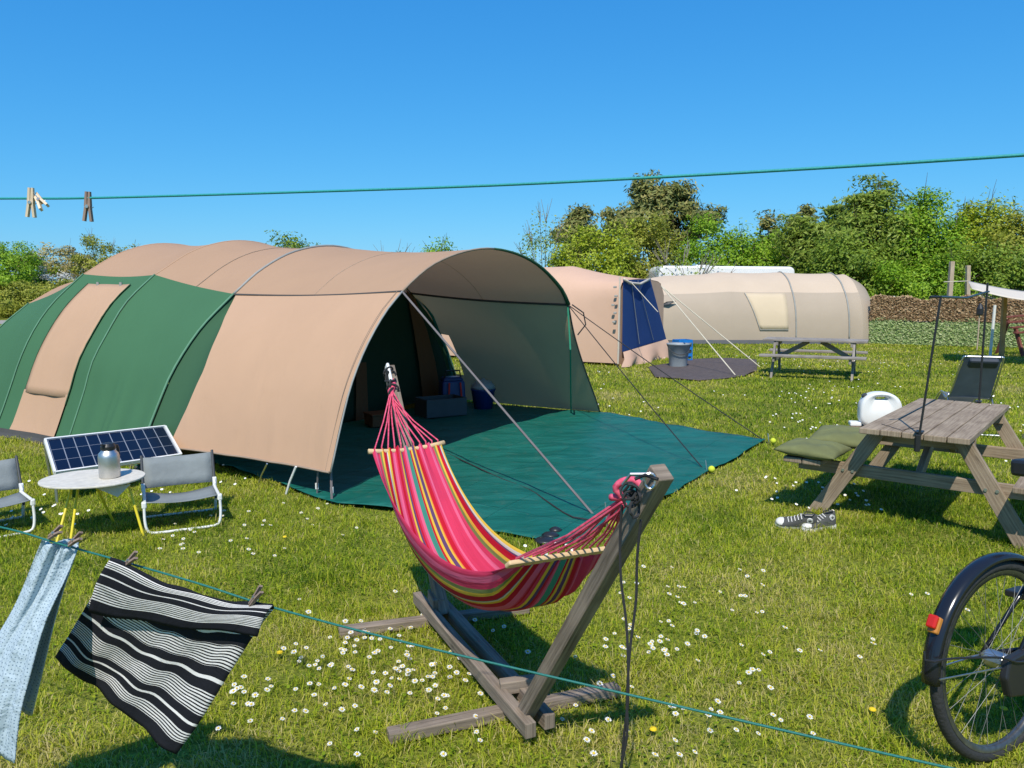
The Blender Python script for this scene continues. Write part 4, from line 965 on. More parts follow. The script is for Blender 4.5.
# hooked luggage cord round the mudguard
a = R(164); e = h + Vector(((RR + .03) * math.cos(a), 0, (RR + .03) * math.sin(a)))
b = MB(); b.tube(catmull([e + Vector((-.05, -.02, .02)), e + Vector((-.055, -.02, -.002)), e + Vector((-.03, -.04, -.01)), e + Vector((.03, -.05, -.01)), h + Vector((-.12, -.075, .06)), h + Vector((.0, -.08, .02)), h + Vector((.2, -.07, .01))], 24), .004, 6); b.build('luggage_cord', BLACK, bike)
# frame
BBk = Vector((.47, 0, .29)); ST = Vector((.43, 0, .80)); HD = Vector((.98, 0, .80)); HD2 = Vector((1.02, 0, .68)); FW = Vector((1.12, 0, RR))
fr = MB()
for p0, p1, r_ in ((BBk, ST, .016), (BBk, HD2, .018), (Vector((.40, 0, .55)), HD, .015), (HD2, HD + Vector((-.01, 0, .08)), .019)): fr.tube([p0, p1], r_, 10)
for sy in (-1, 1): fr.tube([BBk + Vector((0, sy * .03, 0)), h + Vector((0, sy * .055, 0))], .010, 8); fr.tube([h + Vector((0, sy * .055, 0)), ST.lerp(BBk, .15) + Vector((0, sy * .02, 0))], .008, 8); fr.tube([HD2 + Vector((0, sy * .03, 0)), FW + Vector((0, sy * .045, 0))], .011, 8)
fr.build('frame', bpn, bike, smooth=True)
cc = MB(); 
prof_ = [(-.07, .0), (-.05, .065), (.1, .085), (.4, .115), (.52, .10), (.57, .0), (.52, -.10), (.4, -.115), (.1, -.085), (-.05, -.065)]
cc.prism([(x, -.075, RR - .03 + z - .03 * x) for x, z in prof_], (0, .03, 0)); cc.build('chain_case', BLACK, bike, bevel=.008)
b = MB(); b.tube([BBk + Vector((0, -.09, 0)), BBk + Vector((0, .09, 0))], .012, 8); b.beam(BBk + Vector((0, -.1, 0)), BBk + Vector((.05, -.1, -.17)), .012, .025); b.beam(BBk + Vector((0, .1, 0)), BBk + Vector((-.05, .1, .17)), .012, .025); b.build('crank', STEEL, bike)
b = MB(); b.box(BBk + Vector((.05, -.15, -.17)), (.09, .09, .025)); b.build('pedal', BLACK, bike, bevel=.004); b = MB(); b.box(BBk + Vector((-.05, .15, .17)), (.09, .09, .025)); b.build('pedal', BLACK, bike, bevel=.004)
b = MB(); b.tube([ST, ST + Vector((-.03, 0, .14))], .013, 8); b.build('seat_post', STEEL, bike)
b = MB(); sdl = [(-.14, .10), (-.12, .11), (-.02, .08), (.06, .035), (.14, .022), (.15, .0)]; sdl = sdl + [(x, -y) for x, y in sdl[::-1][1:]]
b.prism([(ST.x - .03 + x, y, ST.z + .14) for x, y in sdl], (0, 0, .06)); b.build('saddle', BLACK, bike, bevel=.02)
b = MB(); b.tube([HD + Vector((-.02, 0, .08)), HD + Vector((-.03, 0, .22))], .012, 8); b.tube(catmull([(.70, -.3, 1.03), (.85, -.28, 1.05), (.95, -.1, 1.02), (.95, .1, 1.02), (.85, .28, 1.05), (.70, .3, 1.03)], 20), .011, 8); b.build('handlebar', STEEL, bike)
b = MB(); b.tube([h + Vector((.08, -.07, -.02)), h + Vector((.17, -.17, -RR + .01))], .009, 6); b.build('kickstand', BLACK, bike)
wheel(1.12)

# ================================================================== clothes lines
def pxline(pts_, ends, n=70):
    return [Vector(ends[0])] + catmull([DY(x, y, Y) for x, y, Y in pts_], n) + [Vector(ends[1])]
PL_, PR_ = Vector((-4.9, 3.6, 0)), Vector((3.1, .1, 0))
for p_, lb in ((PL_, 'grey line post holding the clothes lines on the left, outside the view'), (PR_, 'grey line post holding the clothes lines on the right, outside the view')):
    po = thing('line_post', lb, 'post', p_)
    MB().tube([(0, 0, -.2), (0, 0, 2.35)], .035, 10).build('post_shaft', ALU, po); MB().tube([(0, 0, 2.35), (0, 0, 2.38)], .042, 10).build('post_cap', DKGREYP, po)
up_pts = pxline([(-160, 200, 2.15), (0, 198.5, 2.07), (88, 198, 2.02), (300, 192, 1.85), (512, 184.5, 1.68), (760, 171.5, 1.48), (1024, 155, 1.27), (1200, 141, 1.13)], (PL_ + Vector((0, 0, 2.2)), PR_ + Vector((0, 0, 2.25))))
b = MB(); b.tube(up_pts, .0030, 8); tag(b.build('clothes_line', mat('bright_teal_rope', (.01, .22, .22), .6, col2=(.02, .32, .31), vscale=300), smooth=True), 'teal cord clothes line stretched high across the sky', 'clothes line')
low_pts = pxline([(-110, 507, 2.36), (0, 527, 2.24), (60, 544, 2.18), (128, 563, 2.12), (200, 584, 2.05), (275, 608, 1.99), (400, 641, 1.87), (600, 688, 1.72), (760, 725, 1.62), (950, 768, 1.52), (1200, 820, 1.40)], (PL_ + Vector((0, 0, 1.45)), PR_ + Vector((0, 0, .55))), 90)
b = MB(); b.tube(low_pts, .0030, 8); tag(b.build('clothes_line', TEALROPE, smooth=True), 'teal cord clothes line low in front, holding two towels', 'clothes line')

def clothespin(tail, jaw, side, label, weather=PEGWOOD):
    tail = Vector(tail); jaw = Vector(jaw); d = (jaw - tail).normalized(); Lp = .075; mid_ = (tail + jaw) / 2; t0 = mid_ - d * Lp / 2; j0 = mid_ + d * Lp / 2
    side = Vector(side); side = (side - d * side.dot(d)).normalized()
    o = thing('clothespin', label, 'clothespin', mid_)
    for s_ in (-1, 1):
        b = MB(); b.beam(t0 + side * (s_ * .0095) - mid_, mid_ + side * (s_ * .0045) - mid_, .010, .006, up=side); b.beam(mid_ + side * (s_ * .0045) - mid_, j0 + side * (s_ * .004) - mid_, .010, .0075, up=side, taper=.7)
        b.build('prong', weather, o)
    nrm = d.cross(side).normalized(); b = MB(); b.tube([nrm * -.008, nrm * .008], .0045, 8); b.tube([nrm * .006 + side * .011 , nrm * .006 - d * .008, nrm * .006 - side * .011], .001, 4); b.build('spring', STEEL, o)
RP = wood('weathered_pin', (.16, .10, .08), (.34, .25, .20))
LPn = wood('bleached_pin', (.50, .38, .25), (.75, .62, .45))
clothespin(DY(31, 216, 2.04), DY(31, 189, 2.04), (1, 0, 0), 'pale clothespin hanging upright at the left end of the high line', LPn)
clothespin(DY(46, 210, 2.0), DY(34, 192, 2.06), (1, 0, .3), 'clothespin tilted behind the pale upright one on the high line', LPn)
clothespin(DY(88, 220, 2.02), DY(88, 193, 2.02), (1, 0, 0), 'reddish brown clothespin alone on the high line', RP)
clothespin(DY(66, 525, 2.14), DY(44, 541, 2.2), (0, .5, 1), 'grey clothespin on the left corner of the blue towel', RP)
clothespin(DY(84, 533, 2.12), DY(66, 547, 2.17), (0, .5, 1), 'grey clothespin on the right corner of the blue towel', RP)
clothespin(DY(138, 553, 2.08), DY(122, 568, 2.12), (0, .5, 1), 'weathered clothespin on the left end of the striped towel', RP)
clothespin(DY(262, 588, 1.97), DY(249, 606, 2.0), (0, .5, 1), 'weathered clothespin on the right end of the striped towel', RP)

# striped kitchen towel
def towel_mat():
    m, N, L, b = newmat('striped_towel')
    uv = N.new('ShaderNodeUVMap'); sx = N.new('ShaderNodeSeparateXYZ'); L.new(uv.outputs[0], sx.inputs[0])
    # V runs 0..1 from one short hem to the other
    cr = N.new('ShaderNodeValToRGB'); cr.color_ramp.interpolation = 'CONSTANT'; e = cr.color_ramp.elements
    K, F_, W_ = (0, 0, 0, 1), (.5, .5, .5, 1), (1, 1, 1, 1)
    bands = [(0, K), (.06, F_), (.12, K), (.155, W_), (.166, K), (.205, F_), (.30, K), (.345, W_), (.36, K), (.405, F_), (.505, K), (.56, W_), (.575, K), (.625, F_), (.75, K), (.79, W_), (.80, K), (.845, F_), (.935, K)]
    e[0].position = 0; e[0].color = K; e[1].position = bands[1][0]; e[1].color = bands[1][1]
    for p_, c in bands[2:]: k = e.new(p_); k.color = c
    L.new(sx.outputs['Y'], cr.inputs['Fac'])
    mu = N.new('ShaderNodeMath'); mu.operation = 'MULTIPLY'; mu.inputs[1].default_value = 76; L.new(sx.outputs['Y'], mu.inputs[0])
    fr_ = N.new('ShaderNodeMath'); fr_.operation = 'FRACT'; L.new(mu.outputs[0], fr_.inputs[0])
    gt = N.new('ShaderNodeMath'); gt.operation = 'GREATER_THAN'; gt.inputs[1].default_value = .46; L.new(fr_.outputs[0], gt.inputs[0])
    # fine: value .5 -> stripes, 0 -> black, 1 -> white
    c1 = N.new('ShaderNodeMath'); c1.operation = 'GREATER_THAN'; c1.inputs[1].default_value = .75; L.new(cr.outputs[0], c1.inputs[0])
    c2 = N.new('ShaderNodeMath'); c2.operation = 'GREATER_THAN'; c2.inputs[1].default_value = .25; L.new(cr.outputs[0], c2.inputs[0])
    m1 = N.new('ShaderNodeMath'); m1.operation = 'MULTIPLY'; L.new(c2.outputs[0], m1.inputs[0]); L.new(gt.outputs[0], m1.inputs[1])
    mxx = N.new('ShaderNodeMath'); mxx.operation = 'MAXIMUM'; L.new(m1.outputs[0], mxx.inputs[0]); L.new(c1.outputs[0], mxx.inputs[1])
    mx = N.new('ShaderNodeMix'); mx.data_type = 'RGBA'; L.new(mxx.outputs[0], mx.inputs['Factor']); mx.inputs['A'].default_value = (.012, .013, .018, 1); mx.inputs['B'].default_value = (.70, .68, .66, 1)
    L.new(mx.outputs['Result'], b.inputs['Base Color']); b.inputs['Roughness'].default_value = .9; b.inputs['Specular IOR Level'].default_value = .15
    tc = N.new('ShaderNodeTexCoord'); no = N.new('ShaderNodeTexNoise'); no.inputs['Scale'].default_value = 13; no.inputs['Detail'].default_value = 9; no.inputs['Distortion'].default_value = .7; L.new(tc.outputs['Object'], no.inputs['Vector']); bp = N.new('ShaderNodeBump'); bp.inputs['Strength'].default_value = .5; bp.inputs['Distance'].default_value = .018; L.new(no.outputs['Fac'], bp.inputs['Height']); L.new(bp.outputs[0], b.inputs['Normal'])
    return m
TL, TR = DY(112, 561, 2.125), DY(274, 608, 1.99)
BL, BR = DY(54, 657, 2.42), DY(176, 754, 2.14)
FL_, FR_ = DY(91, 613, 2.21), DY(259, 636, 1.985)
TO = (TL + TR) / 2
b = MB(); n1_, n2_ = 36, 40; G_ = []
for i in range(n1_):
    u_ = i / (n1_ - 1); row = []
    for j in range(n2_):
        v_ = j / (n2_ - 1)
        p = TL.lerp(TR, u_).lerp(BL.lerp(BR, u_), v_)
        sag_ = -.03 * math.sin(math.pi * u_) * (1 - v_)
        bow_ = .018 * math.sin(math.pi * v_) * math.sin(math.pi * u_ * .9 + .3)
        p = p + Vector((0, .5 * bow_ + .008 * math.sin(5.5 * u_ * math.pi + v_ * 2) * v_, sag_ - bow_ * .9 + .006 * math.sin(7 * u_ + 5 * v_) + .005 * math.sin(17 * u_ - 6 * v_) * (1 - .5 * v_) + .003 * math.sin(31 * u_ + 9 * v_ + math.sin(6 * v_))))
        row.append(p - TO)
    G_.append(row)
b.grid(G_, uv=lambda a, c: (a, .70 - .70 * c))
ntw = len(b.f)
G2 = []
for i in range(n1_):
    u_ = i / (n1_ - 1); row = []
    for j in range(14):
        v_ = j / 13; p = TL.lerp(TR, u_).lerp(FL_.lerp(FR_, u_), v_)
        p = p + Vector((0, -.012 - .01 * math.sin(math.pi * v_) , -.03 * math.sin(math.pi * u_) * (1 - .75 * v_) + .008 + .012 * math.sin(math.pi * v_) + .004 * math.sin(14 * u_ + 3 * v_)))
        row.append(p - TO)
    G2.append(row)
b.grid(G2, uv=lambda a, c: (a, 1.0 - .30 * (1 - c) if False else .70 + .30 * c))
# wrap over the line
b.grid([[Vector(G_[i][0]), (Vector(G_[i][0]) + Vector(G2[i][0])) / 2 + Vector((0, 0, .008)), Vector(G2[i][0])] for i in range(n1_)], uv=lambda a, c: (a, .60))
o = b.build('striped_towel', towel_mat(), smooth=True, loc=TO, solid=.003)
tag(o, 'black and white striped kitchen towel folded over the low clothes line', 'towel')

# blue dotted towel
def dotted_mat():
    m, N, L, b = newmat('dotted_blue_cloth')
    uv = N.new('ShaderNodeUVMap'); mp = N.new('ShaderNodeMapping'); mp.inputs['Scale'].default_value = (17, 60, 1); L.new(uv.outputs[0], mp.inputs['Vector'])
    vo = N.new('ShaderNodeTexVoronoi'); vo.inputs['Scale'].default_value = 1; vo.inputs['Randomness'].default_value = .25; vo.voronoi_dimensions = '2D'; L.new(mp.outputs[0], vo.inputs['Vector'])
    lt = N.new('ShaderNodeMath'); lt.operation = 'LESS_THAN'; lt.inputs[1].default_value = .17; L.new(vo.outputs['Distance'], lt.inputs[0])
    no = N.new('ShaderNodeTexNoise'); no.inputs['Scale'].default_value = 7; tc = N.new('ShaderNodeTexCoord'); L.new(tc.outputs['Object'], no.inputs['Vector'])
    m0 = N.new('ShaderNodeMix'); m0.data_type = 'RGBA'; L.new(no.outputs['Fac'], m0.inputs['Factor']); m0.inputs['A'].default_value = (.34, .43, .50, 1); m0.inputs['B'].default_value = (.47, .56, .62, 1)
    mx = N.new('ShaderNodeMix'); mx.data_type = 'RGBA'; L.new(lt.outputs[0], mx.inputs['Factor']); L.new(m0.outputs['Result'], mx.inputs['A']); mx.inputs['B'].default_value = (.13, .19, .26, 1)
    L.new(mx.outputs['Result'], b.inputs['Base Color']); b.inputs['Roughness'].default_value = .9; b.inputs['Specular IOR Level'].default_value = .15
    n2 = N.new('ShaderNodeTexNoise'); n2.inputs['Scale'].default_value = 16; n2.inputs['Detail'].default_value = 8; n2.inputs['Distortion'].default_value = .8; L.new(tc.outputs['Object'], n2.inputs['Vector']); bp = N.new('ShaderNodeBump'); bp.inputs['Strength'].default_value = .7; bp.inputs['Distance'].default_value = .02; L.new(n2.outputs['Fac'], bp.inputs['Height']); L.new(bp.outputs[0], b.inputs['Normal'])
    return m
BTL, BTR = DY(42, 539, 2.205), DY(76, 549, 2.165); BBL, BBR = DY(-60, 745, 2.32), DY(14, 762, 2.12); BTO = (BTL + BTR) / 2
b = MB(); G_ = []
for i in range(40):
    u_ = i / 39; row = []
    for j in range(44):
        v_ = j / 43; p = BTL.lerp(BTR, u_).lerp(BBL.lerp(BBR, u_), v_)
        p += Vector((-.018 * math.sin(math.pi * v_) * u_, .009 * math.sin(u_ * math.pi * 5 + .6 + 1.3 * math.sin(2.2 * v_)) * (1 + .4 * math.sin(9 * v_)) + .008 * math.sin(u_ * 37 + 4 * v_) * (.25 + .5 * v_) * (1.1 - .6 * v_) + .02 * math.sin(v_ * 5 + u_ * 2), -.012 * math.sin(math.pi * 2 * u_) * (1 - v_) + .006 * math.sin(v_ * 14 + 3 * u_)))
        row.append(p - BTO)
    G_.append(row)
b.grid(G_, uv=lambda a, c: (a, c))
# back layer, seen past the right edge
G3 = []
for i in range(16):
    u_ = i / 15; row = []
    for j in range(30):
        v_ = j / 29; t0_ = DY(60, 545, 2.2).lerp(DY(77, 549, 2.18), u_); b0_ = DY(-10, 690, 2.36).lerp(DY(33, 714, 2.3), u_); p = t0_.lerp(b0_, v_) + Vector((0, .01 * math.sin(u_ * 9 + v_ * 3), .01 * math.sin(v_ * 6))); p += Vector((-.004 * math.sin(math.pi * v_) * u_, 0, 0)); row.append(p - BTO)
    G3.append(row)
b.grid(G3, uv=lambda a, c: (a * .5, c * .8))
o = b.build('blue_towel', dotted_mat(), smooth=True, loc=BTO, solid=.003); tag(o, 'pale blue dotted towel bunched up on the low clothes line', 'towel')

# ================================================================== low camp chairs
def low_chair(label, loc, rz):
    o = thing('low_camp_chair', label, 'camp chair', loc, rz)
    # local: x right, -y front
    W2 = .245
    b = MB(); b.grid([[(x, .215 + .12 * ((z - .24) / .26) - .02 * math.sin(math.pi * (x + W2) / (2 * W2)) * -1, z - .012 * math.sin(math.pi * (x + W2) / (2 * W2)) * (z > .4)) for z in (.24, .30, .35, .40, .46)] for x in [-W2 + 2 * W2 * i / 8 for i in range(9)]])
    b.build('backrest', GREYF, o, smooth=True, solid=.006)
    b = MB(); b.grid([[(x, y, .215 - .035 * math.sin(math.pi * (x + W2) / (2 * W2)) * (.6 + .4 * (y + .2) / .4) + (.02 if y < -.15 else 0)) for y in (-.20, -.1, 0, .1, .2)] for x in [-W2 + 2 * W2 * i / 10 for i in range(11)]])
    b.build('seat', GREYF, o, smooth=True, solid=.006)
    for sx in (-1, 1):
        MB().tube([(sx * (W2 + .01), .16, .12), (sx * (W2 + .01), .21, .25), (sx * (W2 + .01), .325, .475)], .010, 8).build('back_upright', DKGREYP, o)
        MB().tube([(sx * (W2 + .005), .22, .215), (sx * (W2 + .005), -.20, .235)], .011, 8).build('seat_rail', WHITEPAINT, o)
        MB().tube(catmull([(sx * (W2 + .005), .20, .27), (sx * (W2 + .012), .18, .2), (sx * (W2 + .01), .24, .01)], 8), .010, 8).build('leg', WHITEPAINT, o)
        b = MB(); b.box((sx * (W2 + .01), .21, .25), (.03, .035, .06)); b.build('joint', WHITEP, o, bevel=.006); b = MB(); b.box((sx * (W2 + .01), -.185, .215), (.034, .04, .05)); b.build('joint', WHITEP, o, bevel=.01)
    MB().tube(catmull([(-(W2 + .01), -.19, .22), (-(W2 + .01), -.21, .10), (-(W2 - .005), -.22, .03), (-(W2 - .05), -.225, .012), (0, -.225, .01), (W2 - .05, -.225, .012), (W2 - .005, -.22, .03), (W2 + .01, -.21, .10), (W2 + .01, -.19, .22)], 40), .010, 8).build('front_leg_frame', WHITEPAINT, o, smooth=True)
    MB().tube([(-(W2 + .01), .24, .01), (W2 + .01, .24, .01)], .009, 8).build('rear_foot_bar', WHITEPAINT, o)
    return o
low_chair('grey low camp chair between the small table and the tent', (P(190, 530) + Vector((-.13, .18, 0))), R(26))
low_chair('grey low camp chair cut off at the left of the small table', Vector((-3.80, 5.42, 0)), R(42))

# small round table
tbl = thing('camp_table', 'small white oval camp table on thin yellow legs', 'camp table', (-2.99, 5.37, 0), R(6))
b = MB(); n = 36; rim_ = []
for k in range(n):
    a = 2 * math.pi * k / n; rim_.append((.345 * math.copysign(abs(math.cos(a)) ** .9, math.cos(a)), .28 * math.sin(a)))
b.prism([(x, y, .405) for x, y in rim_], (0, 0, .014)); b.build('tabletop', mat('cream_tabletop', (.60, .56, .48), .5, vscale=25), tbl, bevel=.004)
for x0, y0, x1, y1 in ((-.12, -.03, -.17, -.24), (-.09, -.01, -.05, -.31), (.24, -.02, .36, -.10), (-.03, .06, .02, .26)):
    MB().tube([(x0, y0, .40), (x1, y1, .0)], .009, 8).build('leg', YELLOWM, tbl)
b = MB(); b.prism([(.1, -.2, .392), (.3, -.12, .392), (.22, -.15, .31)], (0, .006, 0)); b.build('cloth_flap', WHITEC, tbl)
th = thing('thermos_jug', 'brushed steel thermos jug with black lid on the white table', 'thermos', P(110, 477, .42), R(262))
b = MB(); b.lathe([(.066, 0), (.07, .006), (.07, .15), (.064, .175), (.045, .195), (.043, .20)], n=32); b.build('body', STEEL, th, smooth=True)
b = MB(); b.lathe([(.045, .20), (.05, .205), (.05, .225), (.04, .245), (.02, .25)], n=24); b.prism([(.03, -.015, .225), (.07, -.008, .24), (.07, .008, .24), (.03, .015, .225)], (0, 0, .012)); b.build('lid', BLACK, th, smooth=False)
b = MB(); b.tube(catmull([(-.045, 0, .215), (-.09, 0, .215), (-.105, 0, .17), (-.10, 0, .09), (-.07, 0, .05)], 14), .011, 8); b.build('handle', BLACK, th, smooth=True)

# solar panel
def solar_mat():
    m, N, L, b = newmat('solar_cells')
    uv = N.new('ShaderNodeUVMap'); br = N.new('ShaderNodeTexBrick'); br.offset = 0; br.inputs['Scale'].default_value = 1; br.inputs['Brick Width'].default_value = 1 / 10; br.inputs['Row Height'].default_value = 1 / 3; br.inputs['Mortar Size'].default_value = .004
    br.inputs['Color1'].default_value = (.004, .007, .022, 1); br.inputs['Color2'].default_value = (.005, .009, .027, 1); br.inputs['Mortar'].default_value = (.22, .24, .28, 1)
    L.new(uv.outputs[0], br.inputs['Vector']); L.new(br.outputs['Color'], b.inputs['Base Color']); b.inputs['Roughness'].default_value = .3; b.inputs['Specular IOR Level'].default_value = .25
    return m
sp_ = thing('solar_panel', 'framed dark blue solar panel tilted on the grass beside the tent', 'solar panel', (-3.5, 6.6, 0))
BLp, BRp = DY(55, 473, 6.15), DY(181, 455, 7.0); TLp = DY(45, 440, 6.60); TRp = DY(168, 428, 7.2); TRp = BRp + (TLp - BLp)
nn = (BRp - BLp).cross(TLp - BLp).normalized(); 
if nn.z < 0: nn = -nn
def sp(b, name, m_, **k): b.v = [Vector(v) - sp_.location for v in b.v]; return b.build(name, m_, sp_, **k)
b = MB(); b.prism([BLp, BRp, TRp, TLp], -nn * .03); sp(b, 'backing', ALU)
b = MB(); q = [p + nn * .004 for p in (BLp, BRp, TRp, TLp)]; cc_ = sum(q, Vector()) / 4; q = [p.lerp(cc_, .035) for p in q]; b.poly(q, [(0, 0), (1, 0), (1, 1), (0, 1)]); sp(b, 'cells', solar_mat())
b = MB(); lp_ = [BLp, BRp, TRp, TLp]
for k in range(4): b.beam(lp_[k], lp_[(k + 1) % 4], .018, .03, up=nn)
sp(b, 'panel_frame', WHITEPAINT)
for p, q_ in ((TLp, BLp), (TRp, BRp)):
    b = MB(); b.tube([p - nn * .03, Vector((p.x, p.y + .05, 0))], .012, 6); sp(b, 'leg', ALU)
    b = MB(); b.tube([q_ - nn * .03, Vector((q_.x, q_.y, 0))], .012, 6); sp(b, 'leg', ALU)
# coloured balls by the table
for px, py, lb, m2 in ((103, 493, 'yellow and red ball on the grass behind the small white table', REDP), (170, 489, 'yellow and orange ball on the grass behind the low chair', REDP)):
    p = P(px, py); o = thing('toy_ball', lb, 'ball', p + Vector((0, .3, .045)))
    b = MB(); b.lathe([(.002, 0), (.03, .006), (.045, .03), (.048, .045)], (0, 0, -.045), n=18, cap=False); b.build('lower_half', m2, o, smooth=True)
    b = MB(); b.lathe([(.048, .045), (.045, .06), (.03, .084), (.002, .09)], (0, 0, -.045), n=18, cap=False); b.build('upper_half', BALL, o, smooth=True)

# ================================================================== pink tent behind
A2, U2, C2 = A1, U1, Vector((2.42, 17.65, 0)) + U1 * 1.45
def T2(s, w_, z): return C2 + A2 * s + U2 * w_ + Vector((0, 0, z))
t2 = thing('tunnel_tent', 'pale pink tent with a dark blue panel on its end', 'tent', C2)
def t2b(b, name, m_, **k): b.v = [Vector(v) - C2 for v in b.v]; return b.build(name, m_, t2, **k)
patch2 = tunnel(T2)
def full(s, half, n=31): return arc(s, half + [(-a, b_) for a, b_ in half[::-1] if a < -.01], n)
h0 = full(0, [(-1.45, .06), (-1.44, .6), (-1.42, 1.2), (-1.36, 1.75), (-1.2, 1.92), (-.7, 1.98), (0, 2.0)])
h1 = full(1.9, [(-1.6, .06), (-1.55, .7), (-1.4, 1.35), (-1.1, 1.95), (-.6, 2.24), (0, 2.34)])
h2_ = full(4.2, [(-1.7, .06), (-1.62, .7), (-1.4, 1.4), (-1.1, 1.98), (-.6, 2.3), (0, 2.4)])
h3_ = full(6.6, [(-1.7, .06), (-1.62, .7), (-1.4, 1.35), (-1.05, 1.85), (-.6, 2.1), (0, 2.2)])
h4_ = full(8.2, [(-.9, .03), (-.8, .3), (-.7, .6), (-.55, .85), (-.3, .95), (0, 1.0)])
b = MB()
for a, c in ((h0, h1), (h1, h2_), (h2_, h3_), (h3_, h4_)): b.grid(patch2(a, c, 12, .04))
t2b(b, 'canopy', PINKC, smooth=True)
# end wall: pink with blue panel and a loose skirt
def top0(w_):
    return float(np.interp(w_, [p.y for p in h0[::1]], [p.z for p in h0])) if abs(w_) < 1.3 else 1.7
eg = []
for i in range(21):
    w_ = -1.45 + 2.9 * i / 20; zt = float(np.interp(abs(w_), [0, .7, 1.2, 1.36, 1.45], [1.99, 1.97, 1.91, 1.74, 1.6]))
    eg.append([T2(-.02 - .5 * (i / 20) * 0 + .0, w_, zt * k / 10) for k in range(11)])
b = MB(); b.grid(eg); t2b(b, 'end_wall', PINKC, smooth=True)
q4 = [DY(622, 351, 17.60), DY(667, 338, 18.3), DY(650, 280, 18.6), DY(624, 279, 17.75)]
cw = lambda p, d=.05: p - A2 * d
# blue panel lies on the end wall plane
def onend(px, py, d=.06):
    r_ = ray(px, py); o_ = Vector((0, 0, CAM_H)); t = ((C2 - A2 * d - o_).dot(A2)) / r_.dot(A2); return o_ + r_ * t
b = MB(); n_ = 10; TLq, TRq, BRq, BLq = onend(623, 280), onend(650, 279), onend(666, 339), onend(622, 352)
b.grid([[TLq.lerp(BLq, v).lerp(TRq.lerp(BRq, v), u_) - A2 * (.02 * math.sin(u_ * 9)) for v in [j / n_ for j in range(n_ + 1)]] for u_ in [i / n_ for i in range(n_ + 1)]]); t2b(b, 'blue_panel', BLUEC, smooth=True)
for u_ in (.35, .68):
    b = MB(); b.tube([TLq.lerp(TRq, u_ * .7).lerp(BLq.lerp(BRq, u_), v) - A2 * .03 for v in (0.02, .5, .95)], .008, 5); t2b(b, 'panel_seam', GREYP)
b = MB(); b.grid([[BLq.lerp(BRq, u_) - A2 * .03, (BLq.lerp(BRq, u_)).lerp(onend(617, 366, .2).lerp(onend(669, 362, .2), u_), .5) - A2 * (.12 + .05 * math.sin(u_ * 14)), onend(617, 367, .2).lerp(onend(669, 361, .2), u_) - A2 * (.1 + .08 * math.sin(u_ * 17))] for u_ in [i / 24 for i in range(25)]]); t2b(b, 'skirt', PINKC, smooth=True)
b = MB(); b.tube([onend(620, 277), onend(619, 320), onend(618, 364)], .02, 6); t2b(b, 'corner_piping', WHITEC)
b = MB(); b.tube([onend(624, 279, .1), onend(630, 283, .12), onend(640, 284, .12), onend(650, 279, .1)], .03, 8); t2b(b, 'rolled_blind', WHITEC, smooth=True)
for k, (px, py) in enumerate(((615, 287), (616, 296), (613, 305), (615, 313), (614, 322))):
    p = T2(.12, -1.49, 0); p = DY(px, py, 17.55); b = MB(); b.box(p, (.07, .05, .05), R(-30)); t2b(b, 'toggle', HORN, bevel=.012)
guy(onend(630, 281), P(660, 330) * 0 + DY(658, 312, 16.6), .008, ROPEW, .0, t2)
guy(DY(661, 286, 18.0), P(760, 367), .014, ROPEW, .0, t2); guy(DY(662, 287, 18.0), P(736, 376), .012, ROPEW, .0, t2)

# bucket and crate beside
bk = thing('bucket', 'grey plastic bucket on the mat by the pink tent', 'bucket', P(678, 367))
b = MB(); b.lathe([(.19, 0), (.25, .50), (.27, .51), (.27, .54), (.24, .54), (.23, .45)], n=24, cap=False); b.lathe([(.19, 0), (.19, .01)], n=24); b.build('bucket_body', GREYP, bk, smooth=True)
b = MB(); b.tube(catmull([(-.26, 0, .5), (-.18, -.2, .36), (0, -.27, .30), (.18, -.2, .36), (.26, 0, .5)], 16), .01, 6); b.build('handle', DKGREYP, bk)
cr_ = thing('plastic_crate', 'bright blue plastic crate behind the grey bucket', 'crate', P(682, 361), R(20))
cr_.scale = (.75, .75, .8)
b = MB()
for z in (0.02, .2, .4, .62):
    for c, sz in (((0, -.2, z), (.5, .02, .09)), ((0, .2, z), (.5, .02, .09)), ((-.24, 0, z), (.02, .38, .09)), ((.24, 0, z), (.02, .38, .09))): b.box(c, sz)
for x in (-.24, -.08, .08, .24):
    for y in (-.2, .2): b.box((x, y, .32), (.03, .024, .66))
b.build('crate_shell', BRBLUE, cr_)
b = MB(); b.box((0, 0, .3), (.44, .36, .4)); b.build('crate_contents', DKGREYP, cr_)

# ================================================================== tan tent
C3 = Vector((11.35, 26.7, 0)); A3 = Vector((-1, 0.02, 0)).normalized(); U3 = Vector((.02, 1, 0)).normalized()
def T3(s, w_, z): return C3 + A3 * s + U3 * w_ + Vector((0, 0, z))
t3 = thing('tunnel_tent', 'long tan tunnel tent with a cream window panel behind the grey picnic table', 'tent', C3)
def t3b(b, name, m_, **k): b.v = [Vector(v) - C3 for v in b.v]; return b.build(name, m_, t3, **k)
patch3 = tunnel(T3)
def lo(s, w0, h): return arc(s, [(-w0, .12), (-w0 * .985, .5), (-w0 * .93, 1.0), (-w0 * .83, 1.4), (-w0 * .72, h)], 12)
def rf3(s, w0, h, top): return arc(s, [(-w0 * .72, h), (-w0 * .45, lerp(h, top, .62)), (0, top), (w0 * .45, lerp(h, top, .62)), (w0 * .72, h)], 21)
secs = [(.0, 1.88, 1.66, 2.27), (.45, 1.9, 1.66, 2.30), (2.15, 1.9, 1.66, 2.34), (4.2, 1.9, 1.68, 2.34), (6.1, 1.95, 1.60, 2.22), (8.0, 2.0, 1.4, 2.0)]
L3 = [lo(s, w0, h) for s, w0, h, t in secs]; R3 = [rf3(s, w0, h, t) for s, w0, h, t in secs]
